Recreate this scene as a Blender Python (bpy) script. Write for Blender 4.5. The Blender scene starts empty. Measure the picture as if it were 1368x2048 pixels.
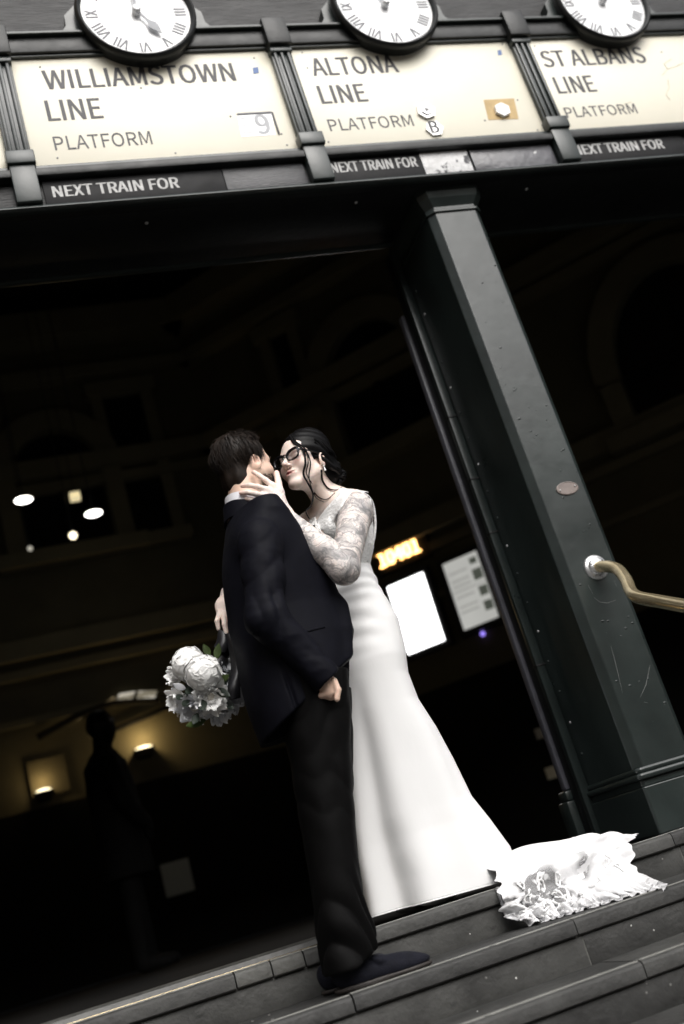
import bpy, bmesh, math, random
import numpy as np
from mathutils import Vector, Matrix, Euler
random.seed(7); np.random.seed(7)
S = bpy.context.scene
COL = S.collection
# ------------------------------------------------------------------ camera (solved from the photograph's vanishing points)
PW, PH = 1368.0, 2048.0
CAMZ = 1.05                                   # eye height above the street, metres
def solve(vz=(-1142., -4937.), vx=(6961., -139.)):
    c = np.array([PW/2, PH/2]); a = np.array(vz)-c; b = np.array(vx)-c
    f = math.sqrt(-(a@b))
    up = np.array([a[0], a[1], f]); up /= np.linalg.norm(up)
    ax = np.array([b[0], b[1], f]); ax /= np.linalg.norm(ax)
    return f, np.array([ax, np.cross(up, ax), up])
FPX, RM = solve()
def P(px, py, Y):
    """world point where the ray of a photograph pixel meets the plane y = Y"""
    d = RM @ np.array([px-PW/2, py-PH/2, FPX]); d = d*(Y/d[1])
    return Vector((d[0], d[1], d[2]+CAMZ))
cam = bpy.data.cameras.new('camera'); camo = bpy.data.objects.new('camera', cam); COL.objects.link(camo)
r_, u_, b_ = RM@[1, 0, 0], RM@[0, -1, 0], RM@[0, 0, -1]
camo.matrix_world = Matrix(((r_[0], u_[0], b_[0], 0), (r_[1], u_[1], b_[1], 0), (r_[2], u_[2], b_[2], CAMZ), (0, 0, 0, 1)))
cam.sensor_width = 36; cam.lens = FPX*36/PH; cam.clip_end = 500; cam.clip_start = .05
cam.dof.use_dof = True; cam.dof.focus_distance = 3.5; cam.dof.aperture_fstop = 1.5
S.camera = camo
# ------------------------------------------------------------------ sky, soft sun, exposure
W = bpy.data.worlds.new('World'); S.world = W; W.use_nodes = True
nt = W.node_tree; nt.nodes.clear()
sky = nt.nodes.new('ShaderNodeTexSky'); sky.sky_type = 'NISHITA'; sky.sun_disc = False
SUN_EL, SUN_AZ = 46, 168                       # degrees; azimuth clockwise from +Y
sky.sun_elevation = math.radians(SUN_EL); sky.sun_rotation = math.radians(SUN_AZ)
sky.dust_density = 6.0; sky.air_density = 1.0; sky.ozone_density = 1.0
hs = nt.nodes.new('ShaderNodeHueSaturation'); hs.inputs['Saturation'].default_value = .26   # cloud-grey sky
bg = nt.nodes.new('ShaderNodeBackground'); bg.inputs['Strength'].default_value = .145
wo = nt.nodes.new('ShaderNodeOutputWorld')
nt.links.new(sky.outputs[0], hs.inputs['Color']); nt.links.new(hs.outputs[0], bg.inputs[0]); nt.links.new(bg.outputs[0], wo.inputs[0])
sl = bpy.data.lights.new('sun', 'SUN'); so = bpy.data.objects.new('sun', sl); COL.objects.link(so)
sl.energy = 1.3; sl.angle = math.radians(60); sl.color = (1, .985, .96)
az, el = math.radians(SUN_AZ), math.radians(SUN_EL)
sdir = Vector((math.sin(az)*math.cos(el), math.cos(az)*math.cos(el), math.sin(el)))
so.rotation_euler = sdir.to_track_quat('Z', 'Y').to_euler()
vs = S.view_settings; vs.view_transform = 'Standard'; vs.look = 'None'; vs.gamma = 1; vs.exposure = 0.46; vs.use_curve_mapping = False
S.render.engine = 'CYCLES'
# ------------------------------------------------------------------ helpers
def prop(o, label=None, cat=None, group=None, kind=None):
    if label: o['label'] = label
    if cat: o['category'] = cat
    if group: o['group'] = group
    if kind: o['kind'] = kind
    return o
def empty(name, loc=(0, 0, 0), label=None, cat=None, group=None, kind=None):
    o = bpy.data.objects.new(name, None); COL.objects.link(o); o.location = loc; o.empty_display_size = .1
    return prop(o, label, cat, group, kind)
def origin(o):
    v = Vector(o.location)
    return v + origin(o.parent) if o.parent else v
def mesh_obj(name, V, F, mat, parent=None, smooth=True, org=None, sharp=None):
    """verts in world space; the object's origin goes to org (or its own centre)"""
    V = np.asarray(V, dtype=float).reshape(-1, 3)
    if org is None: org = (V.min(0)+V.max(0))/2
    org = np.array(org, dtype=float)
    me = bpy.data.meshes.new(name); me.from_pydata((V-org).tolist(), [], [list(map(int, f)) for f in F]); me.update()
    if smooth: me.polygons.foreach_set('use_smooth', [True]*len(me.polygons))
    if sharp: me.set_sharp_from_angle(angle=math.radians(sharp))
    if mat: me.materials.append(mat)
    o = bpy.data.objects.new(name, me); COL.objects.link(o)
    if parent:
        o.parent = parent; o.location = Vector(org)-origin(parent)
    else: o.location = org
    return o
class MB:
    def __init__(s): s.V = []; s.F = []; s.n = 0
    def add(s, V, F):
        V = np.asarray(V, dtype=float).reshape(-1, 3); s.V.append(V); s.F += [[i+s.n for i in f] for f in F]; s.n += len(V); return s
    def box(s, x0, x1, y0, y1, z0, z1, bev=.004):
        bm = bmesh.new(); bmesh.ops.create_cube(bm, size=1)
        for v in bm.verts: v.co = Vector(((x0+x1)/2+v.co.x*(x1-x0), (y0+y1)/2+v.co.y*(y1-y0), (z0+z1)/2+v.co.z*(z1-z0)))
        if bev: bmesh.ops.bevel(bm, geom=bm.edges[:], offset=min(bev, .45*min(x1-x0, y1-y0, z1-z0)), segments=2, profile=.5, affect='EDGES')
        return s.bm(bm)
    def bm(s, bm):
        bm.verts.index_update(); s.add([v.co[:] for v in bm.verts], [[v.index for v in f.verts] for f in bm.faces]); bm.free(); return s
    def prism(s, poly, axis, a, b):
        """extrude a closed 2D polygon along an axis ('x': poly is (y,z); 'y': (x,z); 'z': (x,y))"""
        n = len(poly); V = []
        for t in (a, b):
            for p, q in poly: V.append({'x': (t, p, q), 'y': (p, t, q), 'z': (p, q, t)}[axis])
        F = [[i, (i+1) % n, n+(i+1) % n, n+i] for i in range(n)]+[list(range(n))[::-1], list(range(n, 2*n))]
        ar = sum(poly[i][0]*poly[(i+1) % n][1]-poly[(i+1) % n][0]*poly[i][1] for i in range(n))
        if (ar > 0) == (axis == 'y'): F = [f[::-1] for f in F]
        return s.add(V, F)
    def tube(s, pts, rad, n=10, cap=True, flat=1.0, flatdir=None):
        pts = [Vector(p) for p in pts]; m = len(pts); rad = [rad]*m if not hasattr(rad, '__len__') else rad
        V = []; F = []; up = Vector(flatdir) if flatdir else None; last = None
        for i, p in enumerate(pts):
            t = (pts[min(i+1, m-1)]-pts[max(i-1, 0)])
            t = t.normalized() if t.length > 1e-9 else Vector((0, 0, 1))
            if last is None:
                a = up if up else (Vector((0, 0, 1)) if abs(t.z) < .9 else Vector((1, 0, 0)))
                u = (a-t*a.dot(t)).normalized()
            else: u = (last-t*last.dot(t)).normalized()
            last = u; w = t.cross(u)
            for k in range(n):
                an = 2*math.pi*k/n; V.append(p+u*(math.cos(an)*rad[i]*flat)+w*(math.sin(an)*rad[i]))
        for i in range(m-1):
            for k in range(n): F.append([i*n+k, i*n+(k+1) % n, (i+1)*n+(k+1) % n, (i+1)*n+k])
        if cap: F += [list(range(n))[::-1], [(m-1)*n+k for k in range(n)]]
        return s.add([v[:] for v in V], F)
    def ell(s, c, r, rot=None, n=12, m=8):
        V = []; R = rot if rot is not None else Matrix.Identity(3)
        for i in range(1, m):
            ph = math.pi*i/m
            for k in range(n):
                th = 2*math.pi*k/n
                V.append((Vector(c)+R@Vector((r[0]*math.sin(ph)*math.cos(th), r[1]*math.sin(ph)*math.sin(th), r[2]*math.cos(ph))))[:])
        a = len(V); V.append((Vector(c)+R@Vector((0, 0, r[2])))[:]); V.append((Vector(c)-R@Vector((0, 0, r[2])))[:]); F = []
        for i in range(m-2):
            for k in range(n): F.append([i*n+k, (i+1)*n+k, (i+1)*n+(k+1) % n, i*n+(k+1) % n])
        for k in range(n):
            F.append([a, k, (k+1) % n]); F.append([a+1, (m-2)*n+(k+1) % n, (m-2)*n+k])
        return s.add(V, F)
    def build(s, name, mat, parent=None, smooth=True, org=None, sharp=35):
        return mesh_obj(name, np.concatenate(s.V), s.F, mat, parent, smooth, org, sharp if smooth else None)
def lin(h):
    c = [int(h[i:i+2], 16)/255 for i in (0, 2, 4)]
    return tuple(x/12.92 if x <= .04045 else ((x+.055)/1.055)**2.4 for x in c)
def N(nt, typ, **kw):
    n = nt.nodes.new(typ)
    for k, v in kw.items():
        if k in n.inputs: n.inputs[k].default_value = v
        else: setattr(n, k, v)
    return n
def mat(name, col, rough=.6, var=.25, scale=6., bump=.0, bscale=60., metal=0., spec=.5, col2=None, sheen=0., detail=6., stretch=None, patch=None, coat=0.):
    """principled material with procedural colour variation, roughness variation and bump"""
    m = bpy.data.materials.new(name); m.use_nodes = True; t = m.node_tree; b = t.nodes['Principled BSDF']; L = t.links.new
    tc = N(t, 'ShaderNodeTexCoord'); src = tc.outputs['Object']
    if stretch:
        mp = N(t, 'ShaderNodeMapping'); mp.inputs['Scale'].default_value = stretch; L(src, mp.inputs[0]); src = mp.outputs[0]
    n1 = N(t, 'ShaderNodeTexNoise', Scale=scale, Detail=detail, Roughness=.65); L(src, n1.inputs['Vector'])
    rp = N(t, 'ShaderNodeValToRGB'); c1 = tuple(max(0, x*(1-var)) for x in col); c2 = col2 if col2 else tuple(min(1, x*(1+var)) for x in col)
    rp.color_ramp.elements[0].color = (*c1, 1); rp.color_ramp.elements[1].color = (*c2, 1)
    rp.color_ramp.elements[0].position = .3; rp.color_ramp.elements[1].position = .7
    L(n1.outputs['Fac'], rp.inputs[0]); cs = rp.outputs[0]
    if patch:                                   # stains or worn patches: (colour, scale, threshold, softness)
        n3 = N(t, 'ShaderNodeTexNoise', Scale=patch[1], Detail=5., Roughness=.7); L(src, n3.inputs['Vector'])
        r3 = N(t, 'ShaderNodeValToRGB'); r3.color_ramp.elements[0].position = patch[2]; r3.color_ramp.elements[1].position = min(1, patch[2]+patch[3])
        L(n3.outputs['Fac'], r3.inputs[0]); mx = N(t, 'ShaderNodeMix', data_type='RGBA'); L(r3.outputs[0], mx.inputs[0]); L(cs, mx.inputs[6]); mx.inputs[7].default_value = (*patch[0], 1); cs = mx.outputs[2]
    L(cs, b.inputs['Base Color'])
    b.inputs['Roughness'].default_value = rough; b.inputs['Metallic'].default_value = metal; b.inputs['Specular IOR Level'].default_value = spec
    mr = N(t, 'ShaderNodeMapRange'); mr.inputs['To Min'].default_value = max(0, rough-.12); mr.inputs['To Max'].default_value = min(1, rough+.12)
    n4 = N(t, 'ShaderNodeTexNoise', Scale=scale*2.3, Detail=4.); L(src, n4.inputs['Vector']); L(n4.outputs['Fac'], mr.inputs['Value']); L(mr.outputs[0], b.inputs['Roughness'])
    if sheen: b.inputs['Sheen Weight'].default_value = sheen
    if coat: b.inputs['Coat Weight'].default_value = coat; b.inputs['Coat Roughness'].default_value = .25
    if bump:
        n2 = N(t, 'ShaderNodeTexNoise', Scale=bscale, Detail=5.); L(src, n2.inputs['Vector'])
        bp = N(t, 'ShaderNodeBump', Strength=bump, Distance=.01); L(n2.outputs['Fac'], bp.inputs['Height']); L(bp.outputs[0], b.inputs['Normal'])
    return m
def emat(name, col, strength):
    m = bpy.data.materials.new(name); m.use_nodes = True; t = m.node_tree; b = t.nodes['Principled BSDF']
    n = N(t, 'ShaderNodeTexNoise', Scale=3.); tc = N(t, 'ShaderNodeTexCoord'); t.links.new(tc.outputs['Object'], n.inputs['Vector'])
    mr = N(t, 'ShaderNodeMapRange'); mr.inputs['To Min'].default_value = strength*.85; mr.inputs['To Max'].default_value = strength*1.1
    t.links.new(n.outputs['Fac'], mr.inputs['Value']); t.links.new(mr.outputs[0], b.inputs['Emission Strength'])
    b.inputs['Base Color'].default_value = (*[c*.5 for c in col], 1); b.inputs['Emission Color'].default_value = (*col, 1)
    return m
try: SANS = bpy.data.fonts.load(bpy.utils.system_resource('DATAFILES', path='fonts')+'/Noto Sans CJK Regular.woff2')   # ships with Blender
except Exception: SANS = None
def text_mesh(body, size, wt=0., ext=.0015, xs=1.0):
    """flat lettering as mesh data: x right, y up, origin at the baseline start; returns V, F, width"""
    cu = bpy.data.curves.new('txt', 'FONT'); cu.body = body
    if SANS: cu.font = SANS
    cu.size = size; cu.offset = wt; cu.extrude = ext; cu.resolution_u = 3
    o = bpy.data.objects.new('txt', cu); COL.objects.link(o); dg = bpy.context.evaluated_depsgraph_get()
    me = o.evaluated_get(dg).to_mesh(); V = [[v.co.x*xs, v.co.y, v.co.z] for v in me.vertices]; F = [list(p.vertices) for p in me.polygons]
    o.evaluated_get(dg).to_mesh_clear(); bpy.data.objects.remove(o); bpy.data.curves.remove(cu)
    V = np.array(V); return V, F, V[:, 0].max()
def fit_text(body, x0, x1, zb, zt, Y, m, parent, name='lettering', wt=0., ext=.0015, drop=0.):
    """capital lettering on a wall plane: from x0 to x1, baseline zb, cap top zt"""
    V, F, w = text_mesh(body, 1., min(wt, 0), 0.02)
    lo, hi = V[:, 0].min(), V[:, 0].max(); h = V[:, 1].max()*.985
    if wt > 0: V = np.concatenate([V, V+[wt, .0, .0]]); n_ = len(V)//2; F = F+[[i+n_ for i in f] for f in F]; bold = np.r_[np.zeros(n_), np.full(n_, .0002)]
    else: bold = 0
    lo, hi = V[:, 0].min(), V[:, 0].max()
    out = np.stack([x0+(V[:, 0]-lo)/(hi-lo)*(x1-x0), np.full(len(V), 0.), zb+V[:, 1]/h*(zt-zb)], 1)
    out[:, 1] = Y-np.where(V[:, 2] > 0, ext, -.0004)-bold
    out[:, 2] += drop*(out[:, 0]-x0)
    return mesh_obj(name, out, F, m, parent, smooth=False)
# ------------------------------------------------------------------ materials of the place
M = {}
M['iron'] = mat('black_green_iron_paint', (.018, .0245, .0232), .32, .35, 3, .08, 20, spec=.5, patch=((.034, .039, .037), 26, .755, .04))
M['iron2'] = mat('black_iron_paint', (.0105, .0118, .012), .42, .3, 6, .14, 30, spec=.32)
M['board'] = mat('dark_timber_board', (.0065, .0068, .0075), .5, .5, 3, .35, 20, stretch=(1, 1, 6), patch=((.026, .026, .027), 5, .62, .15), spec=.3)
M['cream'] = mat('cream_enamel', (.75, .715, .595), .38, .035, 2.2, .02, 30, patch=((.80, .70, .47), 1.3, .64, .25))
M['sletter'] = mat('grey_sign_lettering', (.055, .055, .06), .6, .2, 40)
M['white'] = mat('white_enamel', (.86, .87, .88), .3, .02, 4)
M['numeral'] = mat('grey_numeral_paint', (.17, .175, .19), .6, .1, 40)
M['handm'] = mat('grey_clock_hand', (.24, .25, .27), .5, .1, 30)
M['chrome'] = mat('worn_chrome', (.55, .55, .55), .3, .25, 30, .1, 80, metal=.85)
M['blue'] = mat('blue_paint', (.10, .17, .36), .6, .2, 60)
M['nextl'] = mat('worn_silver_lettering', (.46, .46, .455), .6, .35, 60)
M['nextb'] = mat('black_glass_strip', (.007, .007, .008), .55, .5, 8, .05, 40, spec=.2)
M['worn'] = mat('flaking_white_paint', (.62, .62, .62), .5, .15, 20, .5, 45, patch=((.06, .06, .065), 16, .56, .05))
M['stone'] = mat('bluestone', (.035, .035, .0335), .62, .45, 5, .3, 55, patch=((.018, .018, .018), 9, .64, .10), spec=.4)
M['stone_b'] = mat('bluestone_pale', (.046, .046, .0435), .6, .45, 6, .3, 60, patch=((.022, .022, .022), 12, .62, .1), spec=.4)
M['stone_c'] = mat('bluestone_dark', (.027, .027, .026), .62, .45, 7, .3, 50, patch=((.055, .055, .05), 22, .68, .06), spec=.4)
M['edge'] = mat('worn_stone_edge', (.20, .20, .185), .5, .3, 14, .25, 60, patch=((.04, .04, .038), 18, .6, .1))
M['stone_p'] = mat('pale_repair_stone', (.06, .06, .055), .6, .3, 10, .3, 60, patch=((.03, .03, .03), 14, .6, .1))
M['mortar'] = mat('mortar', (.10, .10, .093), .9, .3, 30, .3, 90)
M['brass'] = mat('brass', (.70, .57, .34), .20, .10, 9, .03, 60, metal=.82, col2=(.82, .70, .46))
M['asphalt'] = mat('asphalt', (.05, .05, .05), .85, .3, 9, .5, 160)
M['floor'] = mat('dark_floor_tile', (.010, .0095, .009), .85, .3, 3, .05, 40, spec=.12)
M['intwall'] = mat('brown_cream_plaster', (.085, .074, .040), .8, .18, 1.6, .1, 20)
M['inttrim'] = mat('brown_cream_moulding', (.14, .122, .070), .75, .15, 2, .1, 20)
M['intdark'] = mat('dark_timber_and_hall_shade', (.0045, .004, .003), .7, .3, 3, spec=.15)  # timber parts, and the lower hall wall's shade put into colour
M['black'] = mat('black_paint', (.008, .008, .008), .5, .3, 6)
M['glass'] = mat('dark_window_glass', (.008, .008, .008), .12, .2, 3)
M['facade'] = mat('ochre_render', (.24, .17, .09), .85, .2, 1.2, .2, 25)
M['pink'] = mat('oxide_plaque', (.20, .165, .15), .55, .2, 30, .1, 60)
# ------------------------------------------------------------------ levels
ZL = CAMZ-.125                                # landing
RIS = .131
ZS = CAMZ+2.62                                # underside of the beam
def struct(mb, name, m, **k):
    o = mb.build(name, m, **k); o['kind'] = 'structure'; return o
g = MB(); g.add([(-60, -60, 0), (60, -60, 0), (60, 2.06, 0), (-60, 2.06, 0)], [[0, 1, 2, 3]]); struct(g, 'ground', M['asphalt'], smooth=False)
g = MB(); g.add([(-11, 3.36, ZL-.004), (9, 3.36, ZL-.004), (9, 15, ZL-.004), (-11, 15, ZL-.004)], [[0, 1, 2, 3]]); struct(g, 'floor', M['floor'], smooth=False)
# ------------------------------------------------------------------ bluestone steps: treads with bullnose, worn edge strips, risers
steps = empty('steps', (1, 2.6, 0), kind='structure')
noseY = [3.33, 3.03, 2.80, 2.55, 2.30, 2.06]
noseZ = [ZL-RIS*i for i in range(6)]
rng = random.Random(3)
for i, (ny, nz) in enumerate(zip(noseY, noseZ)):
    back = noseY[i-1]+.03 if i else 3.42
    joints = [-6, -4.7, -3.5, -2.2, -1.15, -.1]
    joints += {0: [.45, .56, .66, 1.96, 3.1, 4.2, 5.4], 1: [.70, 1.385, 2.7, 3.9, 5.2], 2: [.35, 1.43, 2.5, 3.8, 5.1]}.get(i, [.9+.1*i, 2.1, 3.3, 4.5])
    joints.append(7)
    for a, b in zip(joints[:-1], joints[1:]):
        dz = rng.uniform(-.0015, .0015); dy = rng.uniform(-.002, .002); gp = .0022
        mt = M[rng.choice(['stone', 'stone', 'stone_b', 'stone_c'])]
        if i == 0 and .45 <= a < .6: mt = M['stone_p']
        y0, z1, th = ny+dy, nz+dz, .046
        pr = [(back, z1), (back, z1-th), (y0+.004, z1-th), (y0, z1-th+.004), (y0, z1-.012), (y0+.004, z1-.004), (y0+.012, z1)]
        mb = MB(); mb.prism(pr, 'x', a+gp, b-gp); mb.build('tread_slab', mt, steps, smooth=True, sharp=40)
        mb = MB(); mb.box(a+gp, b-gp, y0+.016, y0+.036, z1-.003, z1+.0022, .001); mb.build('worn_edge_strip', M['edge'], steps, sharp=40)
    # riser stones below this nosing
    zr0 = noseZ[i+1] if i < 5 else 0
    rj = [-6, -4.2, -2.4, -.9] + ({0: [1.98, 3.4], 1: [1.40, 2.95], 2: [.6, 2.2, 3.9]}.get(i, [1.1, 2.6, 4.2]))+[7]
    for a, b in zip(rj[:-1], rj[1:]):
        mb = MB(); mb.box(a+.002, b-.002, ny+.014+rng.uniform(-.001, .001), ny+.20, zr0-.002, nz-.0475, .003)
        mb.build('riser_stone', M[rng.choice(['stone', 'stone_b', 'stone_c'])], steps, sharp=40)
        if b < 6: MB().box(b-.0022, b+.0022, ny+.0155, ny+.05, zr0, nz-.048, 0).build('mortar_joint', M['mortar'], steps, smooth=False)
    MB().box(-6, 7, ny+.017, ny+.05, nz-.0475, nz-.0455, 0).build('mortar_joint', M['mortar'], steps, smooth=False)
gum = mat('trodden_gum', (.16, .16, .15), .8, .3, 60); fleck = mat('white_fleck', (.6, .6, .58), .8, .2, 60)
for k in range(46):
    st = rng.choice([0, 1, 1, 2, 2]); x = rng.uniform(.2, 2.3); r = rng.uniform(.0015, .005); on_riser = rng.random() < .55
    if on_riser: c_ = (x, noseY[st]+.0135, noseZ[st]-rng.uniform(.055, .12)); rr = (r*.8, .0008, r*.8)
    else: c_ = (x, noseY[st]+rng.uniform(.05, .25 if st == 1 else .18), noseZ[st]+.001); rr = (r*1.4, r*1.4, .001)
    if st == 0 and not on_riser: continue
    MB().ell(c_, rr, n=8, m=5).build('gum_spot' if k % 3 else 'paint_fleck', gum if k % 3 else fleck, steps)
# threshold bar along the doorway
sill = MB(); sill.prism([(3.43, ZL+.0005), (3.436, ZL+.016), (3.452, ZL+.022), (3.50, ZL+.022), (3.51, ZL+.0005)], 'x', -6, .84)
prop(sill.build('door_threshold', mat('worn_metal_sill', (.06, .06, .056), .5, .4, 12, .2, 50), sharp=30), 'long grey metal threshold bar lying along the top step', 'threshold')
bs = MB(); bs.box(-6, .72, 3.374, 3.378, ZL+.0005, ZL+.004, .0008)
prop(bs.build('brass_strip', M['brass']), 'thin brass strip set in the top step before the threshold', 'metal strip')
# ------------------------------------------------------------------ station building shell
bld = empty('station_building', (1, 6, 0), 'dark station entrance building with black iron front and deep unlit hall', 'building')
YP = 3.40                                      # plane of the sign panels
def xz(px, py, Y=YP): p = P(px, py, Y); return p.x, p.z
zpb = CAMZ+.8345*YP; zpt = CAMZ+.9945*YP      # bottom and top of the sign panels
# beam over the doorway (box), lips and mouldings in front
MB().box(-8, 9, 3.43, 3.82, ZS, ZS+.5, .006).build('beam', M['iron2'], bld)
MB().box(-8, 9, 3.38, 3.431, ZS+.0015, ZS+.026, 0).build('beam_front', M['iron2'], bld, smooth=False)
lip = MB()
lip.prism([(3.396, ZS+.001), (3.374, ZS+.001), (3.364, ZS+.010), (3.366, ZS+.020), (3.376, ZS+.027), (3.396, ZS+.027)], 'x', -8, 9); lip.build('beam_lip', M['iron'], bld, sharp=50)
MB().box(-8, 9, 3.80, 3.828, ZS-.014, ZS+.02, .004).build('beam_rear_lip', M['iron'], bld)
# wall above
MB().box(-8, 9, 3.427, 3.9, ZS+.502, ZS+1.35, 0).build('upper_wall', M['board'], bld, smooth=False)
MB().box(-8, 9, 3.425, 3.9, ZS+1.35, 11, 0).build('upper_wall', M['facade'], bld, smooth=False)
# hall: ceiling, end walls
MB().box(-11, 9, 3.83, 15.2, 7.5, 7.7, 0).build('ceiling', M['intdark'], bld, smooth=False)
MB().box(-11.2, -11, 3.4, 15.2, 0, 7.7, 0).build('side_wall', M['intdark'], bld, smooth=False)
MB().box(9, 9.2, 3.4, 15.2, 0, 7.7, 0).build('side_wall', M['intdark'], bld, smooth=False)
MB().box(-11, -6, 3.45, 3.9, 0, 11, 0).build('front_wall', M['facade'], bld, smooth=False)
MB().box(6, 9, 3.45, 3.9, 0, 11, 0).build('front_wall', M['facade'], bld, smooth=False)
MB().box(-3.5, -2.6, .9, 3.36, 0, 11, 0).build('light_block_pier', M['facade'], bld, smooth=False)  # unseen pier, added to block skylight from the left
MB().box(-8, -6, 3.4, 3.83, ZS-3, ZS, 0).build('front_wall', M['facade'], bld, smooth=False)
# unseen street front over the road, added to cut low sky light
opp = empty('building', (0, -17, 0), 'unseen ochre rendered street building with rows of sash windows, added to cut low sky light', 'building')
MB().box(-45, 45, -24, -17, 0, 10.5, 0).build('wall', M['facade'], opp, smooth=False)
MB().box(-45.2, 45.2, -24, -16.6, 10.5, 11.0, .02).build('cornice', M['facade'], opp)
wme = None
for fl_ in range(3):
    for k in range(-9, 10):
        if wme is None: w_ = MB().box(-.65, .65, -.06, .06, -.95, .95, .01).build('window', M['glass'], opp); wme = w_
        else: w_ = wme.copy(); COL.objects.link(w_)
        w_.parent = opp; w_.location = (k*3.2, .02, 2.0+fl_*3.1)
# bolts under the beam
for px, py in ((293, 446), (712, 405), (1053, 378)):
    p = P(px, py, 3.5); d = MB(); s_ = (ZS-CAMZ)/(p.z-CAMZ); p = Vector((p.x*s_, p.y*s_, ZS)); d.ell((p.x, p.y, ZS), (.008, .008, .006), n=8, m=6); d.build('bolt', M['chrome'], bld)
# ------------------------------------------------------------------ sign front: mouldings, pilasters, boards, lettering, clocks
def xat(px, py, Y=YP): return P(px, py, Y).x
MB().box(-8, 9, 3.37, 3.426, zpt+.006, zpt+.085, .004).build('sign_cornice', M['iron2'], bld)
MB().box(-8, 9, 3.352, 3.426, zpt+.085, zpt+.10, .004).build('sign_cornice_cap', M['iron'], bld)
MB().box(-8, 9, 3.382, 3.426, zpt-.006, zpt+.006, .003).build('frame_bead', M['iron'], bld)
zs1 = zpb-.006
MB().box(-8, 9, 3.376, 3.426, zs1-.022, zs1, .004).build('frame_sill', M['iron'], bld)
MB().box(-8, 9, 3.362, 3.426, zs1-.058, zs1-.022, .005).build('frame_sill', M['iron2'], bld)
MB().box(-8, 9, 3.40, 3.426, ZS+.03, zs1-.058, 0).build('strip_backing', M['board'], bld, smooth=False)
pil = [xat(12, 200), xat(572, 150), xat(1060, 150)]
pitch = (pil[2]-pil[0])/2
def pilaster(x):
    w = .046
    mb = MB(); mb.box(x-w, x+w, 3.372, 3.426, zpb+.035, zpt-.02, .003); p_ = mb.build('pilaster', M['iron'], bld)
    for k in (-1, 0, 1):                        # reeds between two sunk flutes
        MB().box(x+k*.030-.008, x+k*.030+.008, 3.360, 3.374, zpb+.05, zpt-.05, .006).build('pilaster_reed', M['iron'], p_)
    MB().box(x-w-.004, x+w+.004, 3.356, 3.43, zpt-.05, zpt-.02, .006).build('pilaster_neck', M['iron'], p_)
    MB().box(x-w-.008, x+w+.008, 3.338, 3.43, zpt-.02, zpt+.125, .007).build('pilaster_cap', M['iron2'], p_)
    MB().box(x-w-.008, x+w+.008, 3.346, 3.43, zpb-.012, zpb+.05, .006).build('pilaster_foot', M['iron'], p_)
    MB().box(x-w-.002, x+w+.002, 3.356, 3.43, ZS+.032, zpb-.012, .006).build('pilaster_base', M['iron'], p_)
for k in range(-2, 6): pilaster(pil[0]+pitch*k)
WL = ["WILLIAMSTOWN", "ALTONA", "ST ALBANS"]
signs = []
def panel(x0, x1, label, nm='sign_board'):
    s = empty(nm, ((x0+x1)/2, YP, zpb), label, 'sign', 'cream line boards over the entrance')
    MB().box(x0, x1, YP-.004, YP+.02, zpb-.004, zpt+.004, .001).build('panel', M['cream'], s)
    return s
xs = [(pil[k]+.044, pil[k+1]-.044) for k in (0, 1)]+[(pil[2]+.044, pil[2]+pitch-.044)]
labs = ['cream board lettered WILLIAMSTOWN LINE with a small number window', 'cream board lettered ALTONA LINE with hexagonal metal plates', 'cream board lettered ST ALBANS LINE PLATFORM with faint cracks']
for (a, b), l in zip(xs, labs): signs.append(panel(a, b, l))
panel(pil[0]-pitch+.044, pil[0]-.044, 'plain cream board without visible lettering beyond the Williamstown board')
YF = YP-.0042
def tx(s, body, p0, p1, hpx, wt=0., m='sletter', Y=YF, ext=.0012):
    """p0: baseline start pixel, p1: baseline end pixel, hpx: pixel of the cap top above p0"""
    a, b = P(*p0, Y), P(*p1, Y); t = P(*hpx, Y)
    return fit_text(body, a.x, b.x, (a.z+b.z)/2, (a.z+b.z)/2+(t.z-a.z), Y, M[m], s, wt=wt, ext=ext)
tx(signs[0], 'WILLIAMSTOWN', (91, 180), (473, 160), (78, 143), .016)
tx(signs[0], 'LINE', (97, 242), (208, 236), (88, 202), .016)
tx(signs[0], 'PLATFORM', (111, 301), (306, 288), (104, 274), 0.)
tx(signs[1], 'ALTONA', (627, 150), (800, 146), (622, 115), .016)
tx(signs[1], 'LINE', (644, 207), (738, 203), (634, 172), .016)
tx(signs[1], 'PLATFORM', (661, 262), (829, 252), (655, 239), 0.)
tx(signs[2], 'ST ALBANS', (1089, 133), (1296, 126), (1083, 101), .016)
tx(signs[2], 'LINE', (1117, 186), (1196, 184), (1105, 154), .016)
tx(signs[2], 'PLATFORM', (1134, 234), (1277, 228), (1128, 214), 0.)
def rivet(px, py, s):
    p = P(px, py, YF); MB().ell((p.x, p.y, p.z), (.0042, .003, .0042), n=8, m=6).build('rivet', M['numeral'], s)
for px, py in ((80, 134), (303, 145), (282, 176), (508, 116), (115, 316), (351, 306), (461, 233), (563, 268), (574, 290)): rivet(px, py, signs[0])
for px, py in ((604, 105), (615, 136), (1005, 88), (807, 111), (657, 284), (1075, 260), (1035, 200), (970, 241)): rivet(px, py, signs[1])
for px, py in ((1069, 92), (1323, 104), (1135, 255), (1315, 248)): rivet(px, py, signs[2])
for px, py in ((15, 333),): rivet(px, py, bld)
def quad(corners, Y, th, m, parent, name):
    c = [P(*q, Y) for q in corners]; V = [(v.x, Y-th, v.z) for v in c]+[(v.x, Y+.002, v.z) for v in c]
    return mesh_obj(name, V, [[3, 2, 1, 0], [4, 5, 6, 7], [0, 1, 5, 4], [1, 2, 6, 5], [2, 3, 7, 6], [3, 0, 4, 7]], m, parent, smooth=False)
quad([(505, 136), (516, 134), (518, 146), (507, 148)], YF, .001, M['blue'], signs[0], 'blue_mark')
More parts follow.
